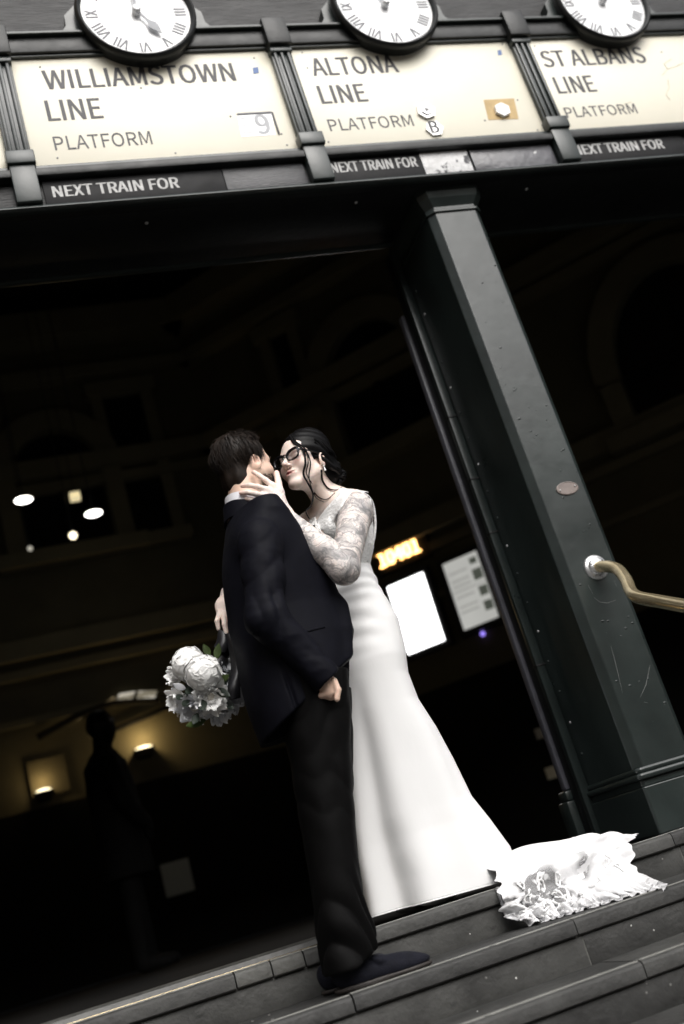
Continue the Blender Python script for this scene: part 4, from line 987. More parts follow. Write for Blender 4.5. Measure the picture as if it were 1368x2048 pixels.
# short beard along the jaw
rs = np.random.RandomState(9); jb = np.argwhere(jaw > .35).ravel()
def beard(i):
    k = jb[rs.randint(len(jb))]; q = L_[k]; 
    if np.sqrt((q**2).sum()) > .16: return None
    n = q-np.array([0, 0, -.04]); n /= np.linalg.norm(n); dr = n*.6+np.array([0, .1, -.9])+rs.normal(0, .2, 3); a = q-n*.001; return [GH.W(a), GH.W(a+dr*.006), GH.W(a+dr*.011)], .0006
strands(beard, 900, 'beard', M['hair_brown'], Gr)
MB().ell(GH.w((.031, .092, .028)), (.016*.9, .006, .004), Matrix(GH.R.tolist())).build('eyebrow', M['hair_brown'], Gr)
MB().ell(GH.w((-.031, .092, .028)), (.016*.9, .006, .004), Matrix(GH.R.tolist())).build('eyebrow', M['hair_brown'], Gr)
# ================================================================== bride
Br = empty('person', P(850, 1800, 3.50), 'person in white trained wedding gown and black glasses with tattooed arm raised', 'person')
Br.location.z = ZL
BH = Head(P(610, 931, 3.325), (-.80, -.56, .17), (.03, 0, 1), .95, True)
bneck0, bneck1 = BH.w((0, -.032, -.05)), A(P(664, 1014, 3.385))
hdg = math.radians(-52); lat = np.array([math.cos(hdg), math.sin(hdg), 0]); fwd = np.array([math.sin(hdg), -math.cos(hdg), 0])   # lat: to her left, fwd: where she faces
def bp(px, py, Y): return A(P(px, py, Y))
cSh, cCh, cUb, cWa, cHi = bp(676, 1020, 3.39), bp(676, 1072, 3.40), bp(680, 1118, 3.41), bp(682, 1160, 3.42), bp(694, 1275, 3.44)
rows = [(cSh[2]+.03, cSh[0], cSh[1], .095, .05), (cSh[2], cSh[0], cSh[1], .142, .068), (cCh[2]+.04, cCh[0], cCh[1], .150, .088), (cCh[2], cCh[0], cCh[1], .146, .098), (cUb[2], cUb[0], cUb[1], .128, .092), (cWa[2], cWa[0], cWa[1], .100, .080), (cHi[2]+.08, (cWa[0]+cHi[0])/2, 3.44, .105, .088), (cHi[2], cHi[0], 3.46, .112, .095), (cHi[2]-.12, cHi[0]+.02, 3.48, .10, .09)]
torso_l = loft(rows, rot=hdg, ex=2.15)
bust = [cCh+fwd*.070+lat*s_*.068+[0, 0, -.012] for s_ in (-1, 1)]
def torso(p):
    d = torso_l(p)
    for b_ in bust: d = smin(d, elli(b_, (.060, .060, .056))(p), .035)
    return d
bshL, belL, bwrL = bp(712, 1022, 3.245), bp(688, 1138, 3.03), bp(574, 1034, 3.085)
bshR, belR, bwrR = cSh-lat*.155+[0, 0, -.01], bp(560, 1110, 3.52), bp(459, 1186, 3.385)
legs = [(rcone(cHi+lat*s_*.05, np.array([cHi[0]+.05, 3.48, ZL+.50])+lat*s_*.05, .072, .055), .03) for s_ in (-1, 1)]+[(rcone(np.array([cHi[0]+.05, 3.48, ZL+.50])+lat*s_*.05, np.array([cHi[0]+.09, 3.57, ZL+.10])+lat*s_*.05, .056, .034), .02) for s_ in (-1, 1)]
def hand_left():
    Yh = 3.10; w = bwrL; pr = []
    kn = [bp(546, 972, 3.095), bp(533, 980, 3.09), bp(529, 992, 3.09), bp(532, 1004, 3.095)]
    for i, k in enumerate(kn): pr += [(fcone(w+(k-w)*.15, k, .020, .0115, (0.25, 1, .1), .8), .016)]
    tips = [[(531, 960, 3.10), (518, 951, 3.115), (507, 944, 3.135)], [(516, 974, 3.085), (500, 971, 3.10), (485, 972, 3.125)], [(512, 988, 3.085), (497, 985, 3.10), (482, 986, 3.125)], [(516, 1002, 3.092), (503, 999, 3.105), (492, 998, 3.12)]]
    rad = [.0092, .0095, .009, .008]
    for k, t, r in zip(kn, tips, rad): pr += finger([k]+[bp(*q) for q in t], r*1.12, r*.80, .008)
    pr += [(rcone(w+np.array([-.01, .0, .012]), bp(560, 985, 3.10), .019, .0135), .016)]
    pr += finger([bp(560, 985, 3.10), bp(557, 966, 3.11), bp(553, 946, 3.125)], .0125, .0095, .010)
    return pr
def hand_right():
    w = bwrR; pr = [(fcone(w, bp(452, 1212, 3.365), .025, .034, (.2, 1, 0), .6), .014), (fcone(bp(452, 1212, 3.365), bp(451, 1224, 3.36), .034, .030, (.2, 1, 0), .55), .01)]
    for pts, r in (([(440, 1224, 3.352), (434, 1242, 3.340), (437, 1258, 3.345)], .0086), ([(448, 1228, 3.345), (449, 1249, 3.328), (453, 1266, 3.328)], .0092), ([(457, 1228, 3.345), (464, 1250, 3.328), (466, 1268, 3.33)], .0092), ([(465, 1224, 3.352), (477, 1244, 3.345), (480, 1260, 3.35)], .0086)):
        pr += finger([bp(*q) for q in pts], r*1.1, r*.82, .004)
    pr += finger([bp(462, 1204, 3.37), bp(474, 1222, 3.385), bp(476, 1242, 3.39)], .012, .0095, .01)
    return pr
prims = [BH.sdf(), (rcone(bneck0, bneck1, .047, .050), .028), (torso, .035), (rcone(cSh+[0, 0, .02], bshL, .05, .055), .05), (rcone(cSh+[0, 0, .02], bshR, .05, .05), .05),
         (rcone(bshL, belL, .058, .045), .03), (rcone(belL, belL+(bwrL-belL)*.35, .045, .043), .03), (rcone(belL+(bwrL-belL)*.35, bwrL, .043, .0265), .02), *hand_left(),
         (rcone(bshR, belR, .050, .042), .03), (rcone(belR, bwrR, .040, .026), .02), *hand_right(), *legs]
ub = union(*prims)
V, F = surf(ub, [bp(420, 1240, 3.38)[0]-.03, 2.94, ZL+.02], [1.22, 3.68, P(610, 838, 3.33).z+.05], .0032)
bb, V = fast_obj('body', V, F, M['skin_f'], Br)
def segd(p, a, b, ra, rb): return rcone(a, b, ra, rb)(p)
arm = np.minimum(segd(V, bshL, belL, .06, .049), segd(V, belL, bwrL, .049, .0275))
tt = np.clip(1-np.clip(arm-.004, 0, 1)/.02, 0, 1)
wd = np.clip(((V-bwrL)@(belL-bwrL)/np.linalg.norm(belL-bwrL)-.004)/.02, 0, 1)      # sleeve of ink stops at the wrist
tt *= wd
chest = np.clip((bneck1[2]-.005-V[:, 2])/.02, 0, 1)*np.clip((V[:, 2]-cCh[2])/.03, 0, 1)*(((V-cSh)@fwd) > .0)*.55
armR = segd(V, belR, bwrR+[0, 0, 0], .042, .028); tR = np.clip(1-np.clip(armR-.004, 0, 1)/.01, 0, 1)*np.clip((np.sqrt(((V-bwrR)**2).sum(1))-.02)/.02, 0, 1)
attr(bb, 'tattoo', np.clip(np.maximum(np.maximum(tt*.80, chest*.8), tR*.6), 0, 1))
Lb = BH.loc(V); near = np.abs(Lb).max(1) < .16
attr(bb, 'lips', near*np.clip(1.6-1.6*np.sqrt((Lb[:, 0]/.031)**2+((Lb[:, 2]+.063)/.0135)**2+((Lb[:, 1]-.094)/.03)**2), 0, 1))
fin = np.zeros(len(V))
for q in ((507, 944, 3.135), (485, 972, 3.125), (482, 986, 3.125), (492, 998, 3.12), (553, 946, 3.125)): fin = np.maximum(fin, np.clip(1-np.sqrt(((V-bp(*q))**2).sum(1))/.03, 0, 1))
chk = np.maximum(*[np.clip(1-np.sqrt(((Lb[:, 0]-q*.042)/.028)**2+((Lb[:, 1]-.07)/.05)**2+((Lb[:, 2]+.022)/.026)**2), 0, 1) for q in (-1, 1)])*near
earm = np.maximum(*[np.clip(1-np.sqrt(((Lb[:, 0]-q*.08)/.02)**2+((Lb[:, 1]+.012)/.03)**2+((Lb[:, 2]+.005)/.04)**2), 0, 1) for q in (-1, 1)])*near
attr(bb, 'blush', np.clip(chk*.75+fin*.55+earm*.6, 0, 1)); attr(bb, 'stubble', np.zeros(len(V)))
# nails
# --- bodice: lace following the torso, deep V at the front, open back
M['lace'] = mat('white_lace_bodice', (.84, .84, .83), .6, .04, 30, .55, 95, spec=.3)
def bodice(p):
    d = np.abs(torso(p)-.003)-.0022
    q = p-cSh; u = q@lat; v = q@fwd; zf = (cCh[2]-.018)+2.0*np.abs(u)
    zb = cWa[2]+.055+.3*np.abs(u); top = np.where(v > -.01, zf, zb)+.003*np.sin(u*220)
    d = smax(d, p[:, 2]-np.minimum(top, cSh[2]+.045), .002); d = smax(d, np.abs(u)-.140-10*(p[:, 2] < cCh[2]), .002)
    d = smax(d, -(np.minimum(segd(p, bshL, belL, .048, .044), segd(p, bshR, belR, .048, .044))), .002)
    return smax(d, cWa[2]-.035-p[:, 2], .002)
V, F = surf(bodice, [cCh[0]-.22, 3.2, cWa[2]-.05], [cCh[0]+.22, 3.62, cSh[2]+.08], .003)
bod, _ = fast_obj('bodice', V, F, M['lace'], Br, 1)
for path, r_ in (([bp(664, 1040, 3.27), bp(690, 1012, 3.27), bp(718, 985, 3.30), bp(742, 1000, 3.345), bp(750, 1035, 3.37), bp(749, 1070, 3.385), bp(741, 1105, 3.40)], .0045),):
    MB().tube([Vector(q.tolist()) for q in smooth_path(path, 6)], r_, 8).build('strap', M['lace'], bod)
bhair = None
def hit(px, py, Yd, r=.004):
    """nearest skin under a photograph pixel, else the plane y = Yd"""
    o_ = np.array([0, 0, CAMZ]); d_ = RM @ np.array([px-PW/2, py-PH/2, FPX]); d_ /= np.linalg.norm(d_); t = 3.05/d_[1]
    for _ in range(50):
        q_ = (o_+d_*t)[None]; v = float(ub(q_)[0]) if bhair is None else min(float(ub(q_)[0]), float(bhair(q_)[0]))
        if v < .0006: return Vector((o_+d_*(t-r)).tolist())
        t += v*.9
        if d_[1]*t > Yd+.14: break
    return None
# broad lace strap running from the bust over the near shoulder
sa = smooth_path([A(P(*q, 1.)) for q in ((626, 1052), (646, 1024), (668, 998), (684, 982), (694, 976))], 5); sb = smooth_path([A(P(*q, 1.)) for q in ((660, 1068), (668, 1042), (684, 1012), (699, 988), (710, 978))], 5)
V = []; F = []; nc_ = 7; rows_ = 0
for a_, b_ in zip(sa, sb):
    row = []
    for k in range(nc_):
        q = a_+(b_-a_)*k/(nc_-1); d_ = q-np.array([0, 0, CAMZ]); cc = RM.T@d_; h_ = hit(PW/2+FPX*cc[0]/cc[2], PH/2+FPX*cc[1]/cc[2], 3.32, .004)
        if h_ is None: break
        row.append(A(h_))
    if len(row) < nc_: break
    V += row
    if rows_: F += [[(rows_-1)*nc_+k, (rows_-1)*nc_+k+1, rows_*nc_+k+1, rows_*nc_+k] for k in range(nc_-1)]
    rows_ += 1
if rows_ > 2: mesh_obj('strap', V, F, M['lace'], bod).modifiers.new('thickness', 'SOLIDIFY').thickness = .002
# --- skirt: fitted, flaring below the knee
sr = [(733, 1128), (736, 1150), (744, 1165), (754, 1188), (772, 1214), (792, 1247), (804, 1295), (814, 1352), (836, 1402), (874, 1455), (910, 1515), (950, 1590), (990, 1636), (1030, 1690), (1050, 1740), (1055, 1800)]
sl_ = [(618, 1140), (625, 1165), (632, 1190), (640, 1220), (646, 1260), (650, 1300), (655, 1352), (660, 1402), (668, 1470), (676, 1540), (684, 1610), (692, 1680), (702, 1740), (714, 1790), (726, 1842), (732, 1862)]
YK = 3.46
el_, er_ = interp_edge(sl_, YK), interp_edge(sr, YK)
zhi, zlo = cWa[2]+.03, ZL+.004
NT, NZ = 220, 150; V = []; F = []
for i in range(NZ):
    t = i/(NZ-1); zc = zhi+(zlo-zhi)*t
    for j in range(NT):
        th = 2*math.pi*j/NT; cth, sth = math.cos(th), math.sin(th)
        lift = (.018*np.clip(-cth*.6+.5, 0, 1)+.006)*max(0, (t-.8)/.2)           # the hem hangs clear of the step at the front
        z = zc+lift
        xl, xr = np.interp(z, el_[:, 0], el_[:, 1]), np.interp(z, er_[:, 0], er_[:, 1])
        cx_, rx = (xl+xr)/2, (xr-xl)/2
        ry = np.interp(t, [0, .12, .3, .55, .8, 1], [.122, .140, .172, .168, .165, .18]); cy = np.interp(t, [0, .3, .6, 1], [3.43, 3.465, 3.505, 3.548])
        d = 0.
        # soft hanging folds, deeper towards the hem
        am = max(0, (t-.35)/.65)
        a1 = (th-math.radians(-124-6*(t-.5)))
        a1 = (a1+math.pi) % (2*math.pi)-math.pi
        d += -.027*am**.8*math.exp(-(a1/.16)**2)+.016*am*math.exp(-((a1+.34)/.16)**2)+.012*am*math.exp(-((a1-.36)/.2)**2)
        a2 = (th-math.radians(-78)+math.pi) % (2*math.pi)-math.pi
        d += -.010*am*math.exp(-(a2/.30)**2)
        d += .010*am*am*math.cos(5*th+1.2)*(1-.5*abs(sth))+.006*am**1.5*math.sin(11*th+2*math.sin(2*th)+2.5*t)
        # drawn creases round waist and hip
        cr = math.exp(-((t-.06)/.05)**2); d += .0028*cr*math.sin(z*150+1.6*math.sin(th*2+.5)+cth*3)
        cr = math.exp(-((t-.20)/.09)**2)*max(0, -cth*.7+.3); d += .004*cr*math.sin(z*95+3*cth+2*sth)
        nx, ny = cth/rx, sth/ry; nl = math.hypot(nx, ny)
        V.append((cx_+rx*cth+d*nx/nl, cy+ry*sth+d*ny/nl, z))
for i in range(NZ-1):
    for j in range(NT): F.append([i*NT+j, (i+1)*NT+j, (i+1)*NT+(j+1) % NT, i*NT+(j+1) % NT])
dress, _ = fast_obj('gown_skirt', V, np.array(F), M['satin'], Br)
sd = dress.modifiers.new('thickness', 'SOLIDIFY'); sd.thickness = .003; sd.offset = -1
# hem band seam
MB().tube([Vector(V[(NZ-1)*NT+j]) for j in range(0, NT, 2)]+[Vector(V[(NZ-1)*NT])], .0022, 6, cap=False).build('hem', M['satin'], dress)
# --- train: crumpled over the edge of the top step
M['train'] = None
def tulle_mat():
    m = mat('train_satin_and_tulle', (.74, .74, .75), .5, .015, 10, .25, 40, spec=.3); t = m.node_tree; L = t.links.new; b = t.nodes['Principled BSDF']; out = [n for n in t.nodes if n.type == 'OUTPUT_MATERIAL'][0]
    tc = N(t, 'ShaderNodeTexCoord'); a = N(t, 'ShaderNodeAttribute'); a.attribute_name = 'tulle'
    n = N(t, 'ShaderNodeTexNoise', Scale=15., Detail=2., Distortion=1.5); L(tc.outputs['Object'], n.inputs['Vector'])
    r = N(t, 'ShaderNodeValToRGB'); r.color_ramp.elements[0].position = .50; r.color_ramp.elements[1].position = .54; L(n.outputs['Fac'], r.inputs[0])
    inv = N(t, 'ShaderNodeMath', operation='SUBTRACT'); inv.inputs[0].default_value = 1; L(r.outputs[0], inv.inputs[1])
    mu = N(t, 'ShaderNodeMath', operation='MULTIPLY'); L(a.outputs['Fac'], mu.inputs[0]); L(inv.outputs[0], mu.inputs[1])
    m2 = N(t, 'ShaderNodeMath', operation='MULTIPLY'); L(mu.outputs[0], m2.inputs[0]); m2.inputs[1].default_value = .8
    tr = N(t, 'ShaderNodeBsdfTransparent'); mx = N(t, 'ShaderNodeMixShader'); L(m2.outputs[0], mx.inputs[0]); L(b.outputs[0], mx.inputs[1]); L(tr.outputs[0], mx.inputs[2]); L(mx.outputs[0], out.inputs['Surface'])
    return m
M['train'] = tulle_mat()
Z0 = noseZ[1]
xa_t, xa_b = P(925, 1700, 3.5).x, P(1004, 1800, 3.25).x
NU, NV = 190, 96; TV = np.zeros((NU, NV, 3)); TU = np.zeros((NU, NV))
for i in range(NU):
    u = i/(NU-1)
    hu = (.55+.45*math.sin(math.pi*min(1, u*1.15+.1))+.08*math.sin(u*9))*np.interp(u, [0, .7, 1], [1, 1, .55]); bk = np.interp(u, [0, .5, 1], [0, -.10, -.19])
    yend = np.interp(u, [0, .2, .45, .7, .9, 1], [3.285, 3.235, 3.19, 3.12, 3.06, 3.055]) + .010*math.sin(u*46)+.008*math.sin(u*83+1)
    zend = np.interp(u, [0, .06, .15, 1], [.05, .012, .006, .006])
    prof = [(3.64+bk, ZL+.006), (3.55+bk*.8, ZL+.032*hu), (3.46+bk*.45, ZL+.078*hu), (3.40+bk*.2, ZL+.088*hu), (3.345, ZL+.070*hu), (3.31, ZL+.025*hu), (3.285, ZL-.035), (max(yend+.03, 3.20+.03*math.sin(u*14)), Z0+.045), (yend, Z0+zend)]
    pv = [0, .14, .28, .38, .50, .62, .74, .88, 1]
    for j in range(NV):
        v = j/(NV-1); y = np.interp(v, pv, [a for a, _ in prof]); z = np.interp(v, pv, [b for _, b in prof])
        xl = np.interp(v, [0, .50, .6, .8, 1], [xa_t-.02, xa_t+.03, P(992, 1770, 3.33).x, P(1000, 1790, 3.28).x, P(1036, 1838, 3.24).x])
        xr = np.interp(v, [0, .3, .45, .60, .70, .85, 1], [P(1240, 1688, 3.47).x, P(1262, 1697, 3.42).x, P(1280, 1703, 3.38).x, P(1276, 1722, 3.31).x, P(1296, 1742, 3.24).x, P(1318, 1757, 3.12).x, P(1326, 1764, 3.07).x])
        xr += .008*math.sin(v*38)+.006*math.sin(v*71); xl += (.008*math.sin(v*52)+.006*math.sin(v*91))*(v > .55)
        TV[i, j] = (xl+(xr-xl)*u, y, z); TU[i, j] = v
p = TV.reshape(-1, 3)
s_uv = np.stack([np.repeat(np.linspace(0, 1, NU), NV), np.tile(np.linspace(0, 1, NV), NU), np.zeros(NU*NV)], 1)
uu, vv = s_uv[:, 0], s_uv[:, 1]
ph = 4.2*vv+.55*np.sin(3.1*uu+.4)+.25*np.sin(7*uu+5*vv)
wr = .013*np.sqrt(uu)*np.sin(2*np.pi*ph)+.006*np.sin(2*np.pi*(8.5*vv+1.4*uu+.3*np.sin(9*uu)))*np.clip(uu*2, .2, 1)+.007*wob(p*[1, .6, .6], 20., 5)
edge = np.clip((s_uv[:, 1]-.9)*10, 0, 1)
wr = wr*(1-.6*edge)*np.clip(s_uv[:, 1]*6, .1, 1)*np.clip((1.02-s_uv[:, 0])*9, .15, 1)
gx = np.gradient(TV, axis=0); gy = np.gradient(TV, axis=1); nrm = np.cross(gx.reshape(-1, 3), gy.reshape(-1, 3)); nrm /= np.linalg.norm(nrm, axis=1)[:, None]+1e-9
nrm *= np.sign(nrm[:, 2]+.3*-nrm[:, 1]+1e-6)[:, None]
p2 = p+nrm*wr[:, None]
# stay above the stone
zmin = np.where(p2[:, 1] > 3.322, ZL+.004, Z0+.004); p2[:, 2] = np.maximum(p2[:, 2], zmin); 
bad = (p2[:, 1] > 3.318) & (p2[:, 2] < ZL+.004); p2[bad, 1] = 3.318
low = (p2[:, 2] < ZL-.001) & (p2[:, 1] > 3.322); p2[low, 1] = 3.318
F = [[i*NV+j, (i+1)*NV+j, (i+1)*NV+j+1, i*NV+j+1] for i in range(NU-1) for j in range(NV-1)]
train, _ = fast_obj('train', p2, np.array(F), M['train'], dress)
tu = np.clip((s_uv[:, 1]-.60)/.06, 0, 1)*np.clip((.97-s_uv[:, 1])/.02, 0, 1)*np.clip((s_uv[:, 0]-.10)/.03, 0, 1)*np.clip((.46+.1*np.sin(s_uv[:, 1]*9)-s_uv[:, 0])/.05, 0, 1)
tu2 = np.exp(-((s_uv[:, 0]-.62)/.045)**2-((s_uv[:, 1]-.70)/.09)**2)
attr(train, 'tulle', np.clip(np.maximum(tu, tu2*1.3), 0, 1))
sd = train.modifiers.new('thickness', 'SOLIDIFY'); sd.thickness = .0015
# scrolled lace motifs stitched on the train
Q = p2.reshape(NU, NV, 3); QN = nrm.reshape(NU, NV, 3)
def tpt(u, v):
    i = min(NU-1, max(0, int(u*(NU-1)))); j = min(NV-1, max(0, int(v*(NV-1)))); return Q[i, j]+QN[i, j]*.004
M['motif'] = mat('white_lace_motif', (.90, .90, .90), .6, .02, 30, .4, 120)
rs = np.random.RandomState(21)
def motif(u0, v0, sz, turn, mir):
    pts = []; rad = []
    for k in range(16):
        a = turn+mir*k*.42; r = sz*(1-k/18); pts.append(Vector(tpt(u0+r*math.cos(a), v0+r*1.9*math.sin(a)).tolist())); rad.append(.0036-.002*k/16+.001*math.sin(k*1.9))
    mb = MB(); mb.tube(pts, rad, 6)
    o = mb.build('lace_scroll', M['motif'], train)
for k in range(5):
    u0 = .10+.075*k; motif(u0, .93+rs.uniform(-.03, .02), .022, rs.uniform(0, 6), rs.choice([-1, 1]))
for u0, v0, sz in ((.20, .80, .040), (.29, .76, .045), (.36, .84, .035), (.15, .70, .03), (.42, .72, .03), (.24, .88, .03), (.70, .80, .035), (.78, .72, .035), (.86, .80, .03), (.62, .86, .03), (.10, .84, .03), (.50, .88, .03)): motif(u0, v0, sz*.7, rs.uniform(0, 6), rs.choice([-1, 1]))
# ruffled, scalloped lace border along the lower edge
M['lacehole'] = tulle_mat(); nb, nr = 420, 7; V = []; F = []
for i in range(nb):
    u = i/(nb-1); ii = u*(NU-1); i0 = min(NU-2, int(ii)); f_ = ii-i0; a_ = Q[i0, NV-10]*(1-f_)+Q[i0+1, NV-10]*f_; b_ = Q[i0, NV-1]*(1-f_)+Q[i0+1, NV-1]*f_
    ds = np.array([-.15, -.9, -.25]); ln_ = .030+.008*abs(math.sin(u*46)); 
    for k in range(nr):
        t = k/(nr-1); q = a_+(b_-a_)*min(1, t*1.4)+ds*ln_*max(0, t-.45)*1.4
        q = q+np.array([.004*math.sin(u*190), -.5, .8])*(.009*math.sin(u*120+3*math.sin(u*23))*t+.003+.004*math.sin(u*61)*t)
        q[2] = max(q[2], (ZL if q[1] > 3.322 else Z0)+.003 if q[1] > 3.034 else q[2]); V.append(q)
    if i: b0 = nr*i; F += [[b0-nr+k, b0-nr+k+1, b0+k+1, b0+k] for k in range(nr-1)]
lb, _ = fast_obj('lace_border', np.array(V), np.array(F), M['lacehole'], train)
attr(lb, 'tulle', np.tile(np.array([0, .2, .5, .8, .8, .5, .1]), nb))
# lace scrolls climbing the lower edge of the skirt
SV = np.array(V).reshape(-1, 3) if False else None
# --- hair: centre parting, low braided bun, loose curls
def bhair(p):
    q = BH.loc(p); d = elli((0, -.020, .050), (.088, .106, .096))(q)
    d = smin(d, elli((0, -.088, .015), (.066, .056, .072))(q), .03); d = smin(d, elli((.015, -.112, -.018), (.056, .046, .054))(q), .02); d = smin(d, elli((0, -.045, .104), (.066, .074, .062))(q), .03)
    hl = .066+.5*np.clip(q[:, 2]-.02, 0, .2)-.9*np.clip(.03-q[:, 2], 0, .14)-.12*np.abs(q[:, 0])
    face = smax(hl-q[:, 1], q[:, 2]-(.122-.75*np.abs(q[:, 0])), .015)
    d = smax(d, -face, .008)
    for s_ in (-1, 1): d = smax(d, -elli((s_*.080, -.004, -.020), (.03, .024, .024))(q), .006)
    d = smax(d, -(q[:, 2]+.075), .01)
    d += .0012*np.sin(q[:, 2]*170-q[:, 1]*60+2*np.sin(q[:, 0]*40))
    return d*BH.sc
V, F = surf(bhair, BH.o-.17, BH.o+.17, .003); bcap, _ = fast_obj('hair', V, F, M['hair_black'], Br)
def hang(q3, r, lim=.010):
    out = []; y = None
    for q in q3:
        h_ = hit(*q, r)
        if h_ is None:
            if y is None: continue
            h_ = P(q[0], q[1], y)
        if y is not None and h_.y > y+lim: h_ = P(q[0], q[1], y+lim)
        y = h_.y; out.append(h_)
    return out
def curl(pts, r, nm='loose_lock', par=None):
    pts = [q for q in pts if q is not None]
    if len(pts) < 3: return
    MB().tube([Vector(A(q).tolist()) for q in smooth_path([A(q) for q in pts], 7)], [r*(1-.65*k/(7*(len(pts)-1))) for k in range(7*(len(pts)-1)+1)], 7).build(nm, M['hair_black'], par or bcap)
f1 = [(582, 862, 3.285), (580, 872, 3.28), (588, 886, 3.245), (606, 900, 3.225), (611, 925, 3.22), (607, 948, 3.225), (618, 970, 3.24), (626, 989, 3.25), (622, 1012, 3.255), (612, 1022, 3.255), (619, 1038, 3.25)]
curl(hang(f1, .004), .0052)
curl(hang([(q[0]+3+k*.6, q[1]-2, q[2]) for k, q in enumerate(f1[:7])], .003), .0036)
curl(hang([q for q in ((600, 896, 3.23), (614, 905, 3.225), (621, 927, 3.22), (618, 950, 3.23), (622, 972, 3.24), (632, 995, 3.26), (648, 1004, 3.27))], .003), .0030)
curl([hit(*q, .003) for q in ((643, 940, 3.29), (645, 960, 3.30), (656, 976, 3.305), (672, 980, 3.31), (684, 974, 3.33))], .004)
curl([hit(*q, .003) for q in ((628, 985, 3.25), (640, 996, 3.27), (655, 998, 3.28), (670, 985, 3.29))], .0028)
rs = np.random.RandomState(4)
# loose twists pinned over the bun
def bun_pt(a, b, k):
    c_ = np.array([.015, -.110, -.012]); return BH.W(c_+k*np.array([.056*math.cos(a)*math.cos(b), -.048*math.sin(a)*math.cos(b), .056*math.sin(b)]))
for k in range(15):
    a0, b0 = rs.uniform(-.4, 2.6), rs.uniform(-1.0, .9); ta, tb_ = rs.uniform(-1.5, 1.5), rs.uniform(-1.2, 1.2)
    pts = [bun_pt(a0+ta*t, b0+tb_*t+.35*math.sin(t*3), 1.0+.16*math.sin(math.pi*t)) for t in np.linspace(0, 1, 9)]
    MB().tube(pts, [.002+.0075*math.sin(math.pi*(i_+.4)/8.8) for i_ in range(9)], 8).build('twisted_lock', M['hair_black'], bcap)
for k in range(7):
    u = k/6; pts = [BH.W((.070+.012*math.sin(t*3+k), .02-.12*t, .075-.02*k*.6-.05*t+.006*math.sin(t*9+k))) for t in np.linspace(0, 1, 9)]
    MB().tube(pts, [.003+.008*math.sin(math.pi*(i_+.4)/8.8) for i_ in range(9)], 8).build('twisted_lock', M['hair_black'], bcap)
for k in range(26):                                # flyaway curls round the bun and the nape
    a0, b0 = rs.uniform(-.6, 2.8), rs.uniform(-1.2, 1.1); q0 = BH.loc(A(bun_pt(a0, b0, 1.02))[None])[0]; dv = rs.normal(0, 1, 3); dv /= np.linalg.norm(dv)
    pts = [BH.W(q0+dv*.030*t+np.array([.008*math.sin(t*7+k), .006*math.cos(t*6), -.012*t*t])) for t in np.linspace(0, 1, 8)]
    MB().tube(pts, [.0014*(1-t*.7) for t in np.linspace(0, 1, 8)], 5).build('flyaway_lock', M['hair_black'], bcap)
rsb = np.random.RandomState(8)
def sleek(i):
    sgn = rsb.choice([-1, 1]); u = rsb.rand(); pts = []
    for j in range(7):
        t = j/6; th = .15+1.55*t; q = np.array([sgn*(.006+.082*math.sin(th*.95)), .075-.05*u-.155*t*(1-.2*u), .048+.098*math.cos(th*(.75+.25*u))]) 
        v_ = (q-np.array([0, -.018, .048]))/np.array([.084, .102, .092]); v_ /= np.linalg.norm(v_); pts.append(BH.W(np.array([0, -.018, .048])+v_*np.array([.0855, .1035, .0935])))
    q0 = BH.loc(A(pts[0])[None])[0]
    return pts, rsb.uniform(.0008, .0014)
strands(sleek, 500, 'combed_hair', M['hair_black'], bcap)
# --- glasses, lashes, brows, earring, ring, bracelet
M['frame'] = mat('black_acetate', (.006, .006, .007), .22, .2, 20)
lensm = bpy.data.materials.new('tinted_lens'); lensm.use_nodes = True; t_ = lensm.node_tree; gl_ = N(t_, 'ShaderNodeBsdfGlossy'); gl_.inputs['Roughness'].default_value = .03; tb = N(t_, 'ShaderNodeBsdfTransparent'); mxs = N(t_, 'ShaderNodeMixShader'); mxs.inputs[0].default_value = .05
nz = N(t_, 'ShaderNodeTexNoise', Scale=4.); rz = N(t_, 'ShaderNodeValToRGB'); rz.color_ramp.elements[0].color = (.80, .78, .80, 1); rz.color_ramp.elements[1].color = (.88, .86, .88, 1)
t_.links.new(nz.outputs['Fac'], rz.inputs[0]); t_.links.new(rz.outputs[0], tb.inputs[0]); t_.links.new(tb.outputs[0], mxs.inputs[1]); t_.links.new(gl_.outputs[0], mxs.inputs[2]); t_.links.new(mxs.outputs[0], [n for n in t_.nodes if n.type == 'OUTPUT_MATERIAL'][0].inputs['Surface'])
gls = MB().tube([BH.W((-.010, .1075, .006)), BH.W((0, .111, .0085)), BH.W((.010, .1075, .006))], .0026, 8).build('glasses', M['frame'], Br)
